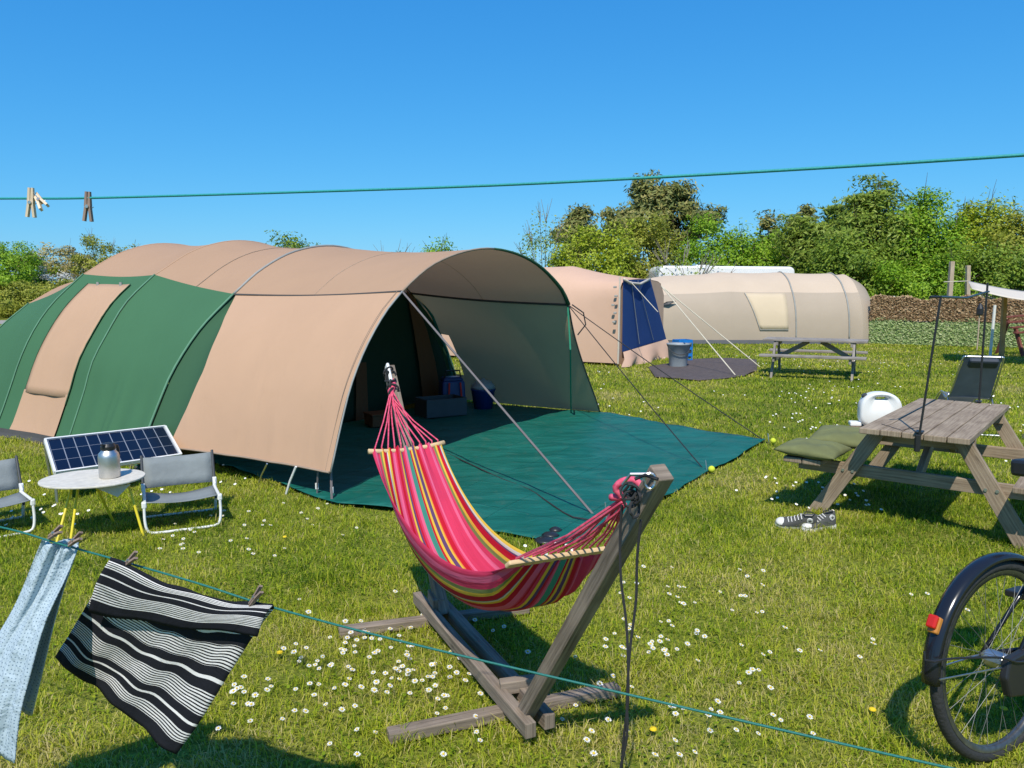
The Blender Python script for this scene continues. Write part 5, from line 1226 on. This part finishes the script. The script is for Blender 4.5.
b = MB(); [b.grid(patch3(a, c, 10, .035)) for a, c in zip(L3, L3[1:])]; t3b(b, 'side_wall', TANC, smooth=True)
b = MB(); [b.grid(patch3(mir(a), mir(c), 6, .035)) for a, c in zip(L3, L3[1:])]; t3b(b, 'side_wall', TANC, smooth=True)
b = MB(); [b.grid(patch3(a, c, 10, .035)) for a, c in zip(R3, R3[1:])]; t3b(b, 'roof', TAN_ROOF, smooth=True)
for i_, sleeve in ((1, 1), (2, 1)):
    b = MB(); b.tube([T3(p.x, p.y * 1.006, p.z + .01) for p in L3[i_] + R3[i_][1:] + mir(L3[i_])[::-1]], .025, 6); t3b(b, 'hoop_sleeve', GREYTRIM, smooth=True)
b = MB(); gg = patch3(L3[2], L3[3], 10, .035, off=.025); b.grid(patch3(L3[2], L3[3], 10, .035, off=.02, t0=.06, t1=.62, q0=.20, q1=.97)); 
pw = [(.12, .97), (.74, .97), (.55, .22), (.12, .20)]
b = MB(); rows = []
for i in range(9):
    row = []
    for j in range(9):
        v_ = j / 8; tl_ = lerp(.12, .12, v_); tr_ = lerp(.56, .76, v_); t_ = lerp(tl_, tr_, i / 8); q_ = lerp(.2, .97, v_)
        row.append(patch3(L3[2], L3[3], 2, .035, off=.025, t0=t_, t1=t_ + 1e-4, q0=q_, q1=q_ + 1e-4, nq=2)[0][0])
    rows.append(row)
b.grid(rows); t3b(b, 'window_flap', CREAMC, smooth=True, solid=.006)
b = MB(); b.tube([rows[8][j] for j in range(9)], .015, 5); b.tube([rows[i][0] for i in range(9)], .015, 5); t3b(b, 'window_seam', GREYTRIM)
b = MB(); g5 = [[T3(p.x, p.y, p.z) for p in L3[0] + R3[0][1:] + mir(L3[0])[::-1][1:]], [T3(-.42, p.y * .93, max(.0, p.z * .90)) for p in L3[0] + R3[0][1:] + mir(L3[0])[::-1][1:]], [T3(-.62, p.y * .6, max(.0, p.z * .75)) for p in L3[0] + R3[0][1:] + mir(L3[0])[::-1][1:]], [T3(-.62, 0, .7)] * len(L3[0] + R3[0][1:] + mir(L3[0])[::-1][1:])]
b.grid(g5); t3b(b, 'end_wall', TANC, smooth=True)
b = MB(); b.grid([[T3(-.46, -1.74, .5), T3(-.46, -1.5, 1.38)], [T3(-.66, -1.3, .5), T3(-.66, -1.1, 1.2)]]); t3b(b, 'end_window', DKGREYP)
b = MB(); b.grid([[T3(s, -1.92, .13), T3(s, -2.02, .01)] for s in (0, 1, 2, 3, 4, 5, 6, 7)]); t3b(b, 'mud_flap', DKGREYP)
b = MB(); b.prism([T3(6.55, -1.72, 1.22), T3(6.3, -1.74, 1.36), T3(6.0, -1.76, 1.38), T3(6.25, -1.82, 1.26)], (0, -.02, 0)); t3b(b, 'vent', BLACK)

b = MB(); b.tube([T3(-.62, -1.9, 0), T3(-.64, -1.9, .8), T3(-.4, -1.7, 1.6)], .018, 6); t3b(b, 'tent_pole', mat('amber_pole', (.45, .25, .08), .5))

# ================================================================== caravan behind
def tx0(px, Y): return (px - 512) / FPX * (Y * CP + .2)
cv = thing('caravan', 'long low white caravan roof showing behind the tan tent', 'caravan', (tx0(719, 29.6), 29.6, -.10), R(0))
b = MB(); prof_ = [(-2.5, .5), (-2.6, 1.4), (-2.56, 2.55), (-2.45, 2.72), (2.3, 2.68), (2.42, 2.58), (2.5, 1.5), (2.4, .5)]
b.prism([(x, -1.1, z) for x, z in prof_], (0, 2.2, 0)); b.build('body', WHITEPAINT, cv, bevel=.08)
for x in (-1.7, .1, 1.8):
    b = MB(); b.box((x, -1.115, 1.75), (1.0, .03, .55)); b.build('window', BLACK, cv, bevel=.01)
b = MB(); b.box((.9, -1.12, 1.4), (.6, .03, 1.6)); b.build('door', WHITEP, cv, bevel=.01)
for sx in (-.35, .4):
    for y_ in (-1.0, 1.0): b = MB(); b.tube([(sx, y_ - .1, .33), (sx, y_ + .1, .33)], .33, 18); b.build('wheel', RUBBER, cv)
b = MB(); b.beam((2.6, 0, .5), (3.7, 0, .45), .1, .1); b.build('drawbar', ALU, cv)
b = MB(); b.box((-.6, .6, 2.76), (.5, .4, .06)); b.build('roof_vent', WHITEP, cv, bevel=.01)

# ================================================================== net fence
FA, FBq = Vector((11.55, 24.9, 0)), Vector((16.2, 22.6, 0)); FD = (FBq - FA).normalized(); FN = Vector((FD.y, -FD.x, 0))
fl = (FBq - FA).length
nf = thing('net_fence', 'screen of brown netting above a green leafy trellis beyond the lawn', 'fence', FA)
def leaf_quads(n, pos_fn, size, seed, squash=1.0, aspect=1.6, nrm=None):
    r_ = np.random.default_rng(seed); c = pos_fn(r_, n); n = len(c)
    a = r_.normal(size=(n, 3)); bb2 = r_.normal(size=(n, 3))
    if nrm is not None:      # leaves turn their faces outwards and up, loosely
        nn_ = nrm + r_.normal(size=(n, 3)) * .45; nn_ /= np.linalg.norm(nn_, axis=1)[:, None]; a -= nn_ * (a * nn_).sum(1)[:, None]; bb2 -= nn_ * (bb2 * nn_).sum(1)[:, None]
    a /= np.linalg.norm(a, axis=1)[:, None]; bb2 -= a * (a * bb2).sum(1)[:, None]; bb2 /= np.linalg.norm(bb2, axis=1)[:, None]
    s_ = size * (.6 + .8 * r_.random(n))[:, None]
    return np.stack([c - a * s_ * aspect * .5, c + bb2 * s_ * .42, c + a * s_ * aspect * .5, c - bb2 * s_ * .42], 1)
def band(z0, z1, n, size, m_, name, seed, zj=None):
    def pf(r_, n):
        t = r_.random(n) * fl; z = z0 + (z1 - z0) * r_.random(n); top = z1 + .05 * np.sin(t * 3) + .04 * np.sin(t * 7.3); z = z0 + (top - z0) * r_.random(n)
        d = r_.normal(0, .014, n)
        return np.stack([FD.x * t + FN.x * d, FD.y * t + FN.y * d, z], 1)
    V = leaf_quads(n, pf, size, seed, nrm=np.tile([-.25, -.75, .6], (n, 1))); vals = np.random.default_rng(seed + 1).random(len(V))
    return leafy_mesh(name, V, [(0, 1, 2, 3)], vals, m_, nf)
band(.78, 1.50, 15000, .062, leafmat('dry_leaf', (.18, .10, .05), (.42, .27, .14), (.64, .48, .28), .35), 'brown_netting', 41)
band(.02, .80, 11000, .060, leafmat('pale_trellis_leaf', (.20, .32, .09), (.44, .54, .22), (.58, .62, .34), .4), 'leafy_trellis', 43)
b = MB(); 
for k in range(int(fl / .22)): b.beam(Vector(FD * (k * .22)) + Vector((0, 0, .02)), Vector(FD * (k * .22 + .5)) + Vector((0, 0, .78)), .012, .012); b.beam(Vector(FD * (k * .22 + .5)) + Vector((0, 0, .02)), Vector(FD * (k * .22)) + Vector((0, 0, .78)), .012, .012)
b.build('lattice', POSTWOOD, nf)
b = MB(); b.tube([FD * (fl * t) + Vector((0, 0, .80 - .06 * math.sin(math.pi * t * 2) ** 2)) for t in [i / 16 for i in range(17)]], .02, 6); b.build('rope_rail', BLACK, nf)
for t in (0, .33, .66, 1.0):
    b = MB(); b.tube([FD * (fl * t) + FN * -.06, FD * (fl * t) + FN * -.06 + Vector((0, 0, 1.45))], .03, 8); b.build('post', POSTWOOD, nf)

def wood_post(px, py0, py1, Y, wd_, label, lean=0):
    top = DY(px + lean, py0, Y); bot = Vector((DY(px, py1, Y).x, Y, 0)); o = thing('wooden_post', label, 'post', bot)
    b = MB(); b.beam((0, 0, -.1), tuple(top - bot), wd_, wd_); b.build('post_shaft', POSTWOOD, o, bevel=.008)
    b = MB(); b.beam(tuple(top - bot), tuple(top - bot + Vector((0, 0, .02))), wd_ * .9, wd_ * .9); b.build('post_top', POSTWOOD, o)
wood_post(946, 262, 345, 25.2, .13, 'tall leaning wooden post behind the net fence', 6)
wood_post(967, 266, 345, 25.4, .12, 'shorter upright wooden post behind the net fence', 1)

# canopy at the right
cn = thing('sun_canopy', 'cream cloth sun canopy on a white pole and a wooden post', 'canopy', DY(1010, 350, 19.5) * 1.0)
cn.location.z = 0
def cb(b, name, m_, **k): b.v = [Vector(v) - cn.location for v in b.v]; return b.build(name, m_, cn, **k)
q0, q1, q2, q3 = DY(968, 281, 19.6), DY(1100, 292, 18.6), DY(1090, 300, 16.6), DY(972, 289, 17.6)
b = MB(); b.grid([[q0.lerp(q1, u_).lerp(q3.lerp(q2, u_), v) - Vector((0, 0, .14 * math.sin(math.pi * u_) * 1.0)) for v in [j / 6 for j in range(7)]] for u_ in [i / 12 for i in range(13)]]); cb(b, 'canopy_cloth', WHITEC, smooth=True, solid=.01)
b = MB(); b.tube([P(990, 357), DY(995, 305, P(990, 357).y), ], .035, 8); cb(b, 'white_pole', WHITEPAINT)
p_ = Vector((DY(1002, 350, 19.0).x, 19.0, 0)); b = MB(); b.beam(p_, DY(1005, 292, 19.0), .09, .09); cb(b, 'wooden_pole', wood('amber_post', (.30, .16, .06), (.50, .30, .14)))
b = MB(); b.tube([q0, q0 + Vector((-.5, .2, -.02))], .01, 5); cb(b, 'tie', ROPEW)
lt_ = thing('garden_lantern', 'small dark lantern on a short stake by the net fence', 'lantern', P(977, 350))
b = MB(); b.tube([(0, 0, -.1), (0, 0, 1.0)], .02, 6); b.build('stake', POSTWOOD, lt_)
b = MB(); b.lathe([(.06, 1.0), (.09, 1.03), (.09, 1.2), (.04, 1.32), (.01, 1.36)], n=12); b.build('lantern_head', BLACK, lt_)
# white rail behind fence
wr_ = thing('white_rail', 'small white metal rail above the brown netting', 'rail', Vector((DY(890, 320, 27).x, 27, 0)))
b = MB(); 
for x in (-.45, .45): b.tube([(x, 0, 0), (x, 0, 1.5)], .025, 6)
for z in (1.32, 1.5): b.tube([(-.45, 0, z), (.45, 0, z)], .025, 6)
b.build('rail_frame', WHITEPAINT, wr_)
# white party tent gable
wt = thing('white_gazebo', 'white pitched gazebo roof under the cream canopy', 'gazebo', Vector((DY(1000, 300, 27).x, 27, 0)))
b = MB(); apx = (0.3, 1.5, 2.05); cs = [(-1.0, 0, 1.38), (2.2, 0, 1.42), (2.2, 3, 1.42), (-1.0, 3, 1.38)]
for k in range(4): b.poly([cs[k], cs[(k + 1) % 4], apx])
b.build('roof', WHITEC, wt, solid=.02)
for k, c in enumerate(cs): b = MB(); b.tube([(c[0], c[1], 0), c], .03, 6); b.build('pole', WHITEPAINT, wt)
# red-brown wooden table & picket fence at right edge
rt = thing('garden_bench', 'red brown wooden bench with slanted legs at the right edge', 'bench', Vector((DY(1030, 345, 20.5).x, 20.5, 0)), R(8))
b = MB()
for k in range(4): b.beam((-.75, -.3 + k * .15, .62 + k * .13), (.9, -.3 + k * .15, .75 + k * .13), .13, .04)
b.build('slats', REDWOOD, rt, bevel=.004)
for sx in (-.6, .7):
    for sy in (-.35, .3): b = MB(); b.beam((sx, sy * 1.4, 0), (sx, sy * .4, .75 + (sy > 0) * .2), .06, .09); b.build('leg', REDWOOD, rt)
pf_ = thing('picket_fence', 'low weathered picket fence beyond the red brown bench', 'fence', Vector((DY(1012, 345, 24.5).x, 24.5, 0)))
b = MB()
for k in range(26): b.beam((k * .14, 0, 0), (k * .14, 0, .85 + .03 * math.sin(k * 2.3)), .09, .02)
b.build('pickets', GREYWOOD, pf_)
b = MB(); b.beam((-.1, .03, .25), (3.6, .03, .25), .03, .07); b.beam((-.1, .03, .65), (3.6, .03, .65), .03, .07); b.build('rails', GREYWOOD, pf_)

# ================================================================== trees and shrubs
L_BRIGHT = leafmat('bright_leaf', (0.106, 0.236, 0.009), (0.236, 0.401, 0.018), (0.425, 0.566, 0.047))
L_OLIVE = leafmat('olive_leaf', (0.142, 0.177, 0.021), (0.307, 0.330, 0.035), (0.496, 0.472, 0.083))
L_WILLOW = leafmat('willow_leaf', (.11, .18, .02), (.26, .34, .04), (.42, .48, .11))
L_PINE = leafmat('pine_needle', (.08, .11, .025), (.21, .22, .055), (.42, .34, .11), .15)
L_YEL = leafmat('yellow_leaf', (.17, .24, .012), (.38, .45, .025), (.54, .58, .08))
L_DARK = leafmat('dark_leaf', (0.094, 0.165, 0.014), (0.201, 0.295, 0.024), (0.354, 0.448, 0.059))
L_DRY = leafmat('dry_scrub_leaf', (0.177, 0.153, 0.059), (0.378, 0.319, 0.106), (0.566, 0.496, 0.212), .2)
L_WHITE = leafmat('blossom', (.45, .43, .38), (.65, .63, .58), (.78, .77, .74), .2)
def tree(name, label, cat, x, y, H, W, leaf, bark=BARK, seed=0, n=5200, size=.13, base=.05, clumps=70, cs=.30, droop=0, D=None, group=None, twigs=14, squ=1.0, trunk_r=.1, shape='round', gap=0.0):
    r_ = np.random.default_rng(seed); rp_ = random.Random(seed); D = D or W * .8
    n = int(n * 2.3); size *= .64
    o = thing(name, label, cat, (x, y, 0), 0, group)
    # trunk and limbs
    b = MB(); th_ = H * (.55 if shape != 'pine' else .8)
    tp = [Vector((0, 0, -.1)), Vector((rp_.uniform(-.1, .1), rp_.uniform(-.1, .1), th_ * .4)), Vector((rp_.uniform(-.3, .3) * W * .2, 0, th_))]
    b.tube(catmull(tp, 10), [trunk_r * (1 - .7 * i / 9) for i in range(10)], 7)
    cen = []
    zc, hz = H * (.5 + base / 2), H * (.5 - base / 2)
    for k in range(clumps):
        while True:
            v = r_.normal(size=3); v /= np.linalg.norm(v); rad = r_.uniform(.35, 1.0) ** .5
            if v[2] < -.2 and r_.random() < .3: continue
            break
        wf = 1.0
        zz = v[2] * rad
        if shape == 'pine': wf = .75 + .35 * math.sin(zz * 5 + seed)
        if shape == 'cone': wf = max(.15, 1 - .75 * max(0, zz))
        lump = 1 + .22 * math.sin(3 * math.atan2(v[1], v[0]) + seed) + .16 * math.sin(5 * zz + 2 * v[0] + seed * 1.7)
        cen.append((v[0] * rad * W / 2 * wf * lump, v[1] * rad * D / 2 * wf * lump, max(.15, zc + zz * hz * (1 + .12 * math.sin(4 * v[0] + seed)))))
    cen = np.array(cen)
    NL = min(26, clumps)
    for k in range(NL):
        c = cen[k]; s_ = tp[1].lerp(tp[2], rp_.random()); m_ = s_.lerp(Vector(c), .5) + Vector((0, 0, .1)); b.tube([s_, m_, Vector(c)], [trunk_r * .35, trunk_r * .2, trunk_r * .08], 5)
    # fine twigs poking out of the outline
    for k in range(twigs):
        c = Vector(cen[rp_.randrange(NL)]); d = Vector((c.x, c.y, (c.z - zc) * 1.3)); d = d.normalized() if d.length > 0 else Vector((0, 0, 1)); d = (d + Vector((rp_.uniform(-.5, .5), rp_.uniform(-.5, .5), .7))).normalized()
        b.tube([c, c + d * .4, c + d * (.5 + rp_.random() * .5) + Vector((rp_.uniform(-.1, .1), 0, -.1 * droop))], [.016, .010, .005], 4)
    b.build('trunk', bark, o)
    if n:
        wts = r_.random(clumps) + .3; wts /= wts.sum(); idx = r_.choice(clumps, n, p=wts)
        off = np.clip(r_.normal(size=(n, 3)), -1.7, 1.7) * cs * (.6 + .8 * r_.random(clumps))[idx][:, None] * np.array([1, 1, .8 * squ]); off[:, 2] -= droop * np.abs(off[:, 2])
        c = cen[idx] + off; k = c[:, 2] > .03; c = c[k]; idx = idx[k]
        ctr = np.array([0, 0, zc]); nr = c - ctr; nr /= np.linalg.norm(nr, axis=1)[:, None]; nr[:, 2] += .45; o2 = c - cen[idx]; nr += o2 / (np.linalg.norm(o2, axis=1)[:, None] + .05) * .6; nr /= np.linalg.norm(nr, axis=1)[:, None]
        V = leaf_quads(len(c), lambda a, m_: c, size, seed + 5, nrm=nr, aspect=(2.6 if droop or shape == 'pine' else 1.5))
        tone = (r_.random(clumps) - .5) * .35
        vals = np.clip(r_.normal(.45, .2, len(c)) + tone[idx], 0, 1)
        leafy_mesh('crown', V, [(0, 1, 2, 3)], vals, leaf, o)
    return o
def tx(px, Y): return (px - 512) / FPX * (Y * CP + .2)
def th(py, Y): return DY(512, py, Y).z
# --- right-hand belt, behind the tents (far to near)
tree('pine_tree', 'broad dark pine tree rising highest above the middle of the tree belt', 'pine tree', tx(656, 36), 36, th(180, 36), 5.6, L_PINE, seed=3, n=9000, size=.14, base=.52, clumps=110, cs=.26, shape='pine', trunk_r=.2, twigs=4)
tree('pine_tree', 'small round pine crown left of the broad dark pine', 'pine tree', tx(577, 36), 36, th(207, 36), 2.4, L_PINE, seed=8, n=3000, size=.13, base=.5, clumps=36, cs=.25, shape='pine', trunk_r=.12, twigs=3)
tree('pine_tree', 'narrow pine top showing right of the bright green bushes', 'pine tree', tx(797, 37), 37, th(203, 37), 1.6, L_PINE, seed=12, n=2400, size=.15, base=.2, clumps=34, cs=.22, shape='pine', trunk_r=.12, twigs=4)
tree('pine_tree', 'low pine with brownish tips left of the narrow pine top', 'pine tree', tx(765, 37), 37, th(214, 37), 2.6, L_PINE, seed=14, n=3000, size=.15, base=.1, clumps=44, cs=.25, shape='pine', trunk_r=.12, twigs=10)
tree('bare_shrub', 'pale half bare shrub with twigs at the left end of the tree belt', 'shrub', tx(545, 31), 31, th(222, 31), 2.6, L_WILLOW, BARKP, seed=21, n=1500, size=.10, base=.1, clumps=44, cs=.26, twigs=60, trunk_r=.07)
tree('leafy_bush', 'yellowish green bush standing behind the pink tent', 'bush', tx(596, 31), 31, th(216, 31), 3.2, L_YEL, seed=23, n=6500, size=.12, clumps=80, cs=.28, twigs=18)
tree('leafy_bush', 'olive green bush below the broad pine', 'bush', tx(640, 32.6), 32.6, th(214, 32.6), 3.0, L_OLIVE, seed=25, n=6500, size=.12, clumps=80, cs=.27, twigs=26)
tree('leafy_bush', 'bright green bush right of the broad pine', 'bush', tx(705, 33.6), 33.6, th(222, 33.6), 3.6, L_BRIGHT, seed=27, n=7000, size=.12, clumps=80, cs=.28, twigs=8)
tree('leafy_bush', 'low bright green bush above the white caravan roof', 'bush', tx(748, 33.6), 33.6, th(224, 33.6), 3.4, L_BRIGHT, seed=29, n=6000, size=.12, clumps=70, cs=.28, twigs=8)
tree('bare_shrub', 'leafless grey shrub in front of the caravan roof', 'shrub', tx(684, 28.6), 28.6, th(250, 28.6), 3.0, L_WILLOW, BARKP, seed=33, n=350, size=.09, base=.1, clumps=50, cs=.25, twigs=80, trunk_r=.05)
tree('willow_tree', 'tall greyish green willow with wispy top right of the tan tent', 'willow tree', tx(868, 30), 30, th(176, 30), 3.4, L_WILLOW, seed=35, n=13000, size=.11, clumps=120, cs=.30, droop=.5, twigs=46, trunk_r=.16)
tree('willow_tree', 'lower rounded willow above the tan tent roof', 'willow tree', tx(822, 31), 31, th(202, 31), 3.2, L_WILLOW, seed=37, n=10000, size=.11, clumps=100, cs=.30, droop=.5, twigs=24, trunk_r=.13)
tree('dark_bush', 'dark green bush filling the gap behind the tan tent end', 'bush', tx(850, 29), 29, th(238, 29), 4.2, L_DARK, seed=39, n=8000, size=.12, clumps=90, cs=.3, twigs=4)
tree('leafy_tree', 'bright green tree behind the net fence, next to the tall willow', 'tree', tx(921, 29.5), 29.5, th(196, 29.5), 3.0, L_BRIGHT, seed=41, n=9500, size=.12, clumps=100, cs=.28, twigs=14, trunk_r=.12)
tree('leafy_bush', 'low bright green bush just behind the brown netting', 'bush', tx(918, 27), 27, th(258, 27), 3.4, L_BRIGHT, seed=43, n=7500, size=.10, clumps=80, cs=.24, twigs=4)
tree('leafy_tree', 'yellowish green tree above the two wooden posts', 'tree', tx(972, 30), 30, th(203, 30), 3.4, L_YEL, seed=45, n=9500, size=.12, clumps=100, cs=.28, twigs=26, trunk_r=.12)
tree('leafy_tree', 'green tree at the right edge over the cream canopy', 'tree', tx(1022, 29), 29, th(212, 29), 3.6, L_OLIVE, seed=47, n=9500, size=.12, clumps=100, cs=.28, twigs=20, trunk_r=.12)
tree('dark_bush', 'dark green bush behind the cream canopy', 'bush', tx(990, 27.5), 27.5, th(244, 27.5), 4.0, L_DARK, seed=49, n=8500, size=.11, clumps=90, cs=.28, twigs=6)
tree('leafy_tree', 'tree just outside the right edge beside the gazebo', 'tree', tx(1085, 29), 29, th(205, 29), 4.2, L_BRIGHT, seed=51, n=7000, size=.13, clumps=90, cs=.3, twigs=6, trunk_r=.12)
tree('dark_bush', 'dark low bush between the willows and the bright tree', 'bush', tx(795, 33.5), 33.5, th(236, 33.5), 4.2, L_DARK, seed=53, n=7000, size=.13, clumps=80, cs=.3, twigs=4)
# --- seen over the main tent roof
tree('leafy_tree', 'small green treetop peeping over the middle of the main tent roof', 'tree', tx(297, 40), 40, th(235, 40), 2.2, L_DARK, seed=55, n=2400, size=.14, base=.3, clumps=40, cs=.25, twigs=2)
tree('leafy_tree', 'bright green treetop above the awning of the main tent', 'tree', tx(440, 38), 38, th(238, 38), 2.0, L_BRIGHT, seed=57, n=2200, size=.13, base=.3, clumps=36, cs=.23, twigs=10)
tree('bare_shrub', 'thin twiggy shrub top beside the treetop over the awning', 'shrub', tx(392, 38), 38, th(247, 38), 2.8, L_WILLOW, BARKP, seed=59, n=500, size=.1, base=.3, clumps=34, cs=.22, twigs=30)
# --- left edge
tree('dark_bush', 'rounded dense green bush at the left edge beyond the tent', 'bush', tx(10, 50), 50, th(240, 50), 5.2, L_BRIGHT, seed=61, n=9000, size=.15, clumps=90, cs=.28, twigs=6)
tree('dry_scrub', 'brownish dune scrub behind the white blossom bush', 'shrub', tx(62, 58), 58, th(246, 58), 7.4, L_DRY, BARKP, seed=63, n=6500, size=.17, clumps=90, cs=.3, twigs=46, trunk_r=.06)
tree('bare_shrub', 'tall twiggy shrub just above the left end of the tent', 'shrub', tx(104, 54), 54, th(233, 54), 5.0, L_OLIVE, BARKP, seed=65, n=3400, size=.16, clumps=70, cs=.28, twigs=70, trunk_r=.07)
tree('blossom_bush', 'low bush covered in white blossom at the left', 'bush', tx(56, 51), 51, th(266, 51), 4.0, L_WHITE, seed=67, n=2600, size=.12, clumps=60, cs=.16, twigs=6)
tree('leafy_bush', 'olive undergrowth bush beneath the white blossom', 'bush', tx(60, 49), 49, th(283, 49), 5.2, L_OLIVE, seed=69, n=6000, size=.15, clumps=80, cs=.22, twigs=20)
tree('leafy_bush', 'low dry grassy bush along the far path at the left', 'bush', tx(18, 48), 48, 1.9, 8.5, L_OLIVE, seed=71, n=6500, size=.15, clumps=90, cs=.25, twigs=10)
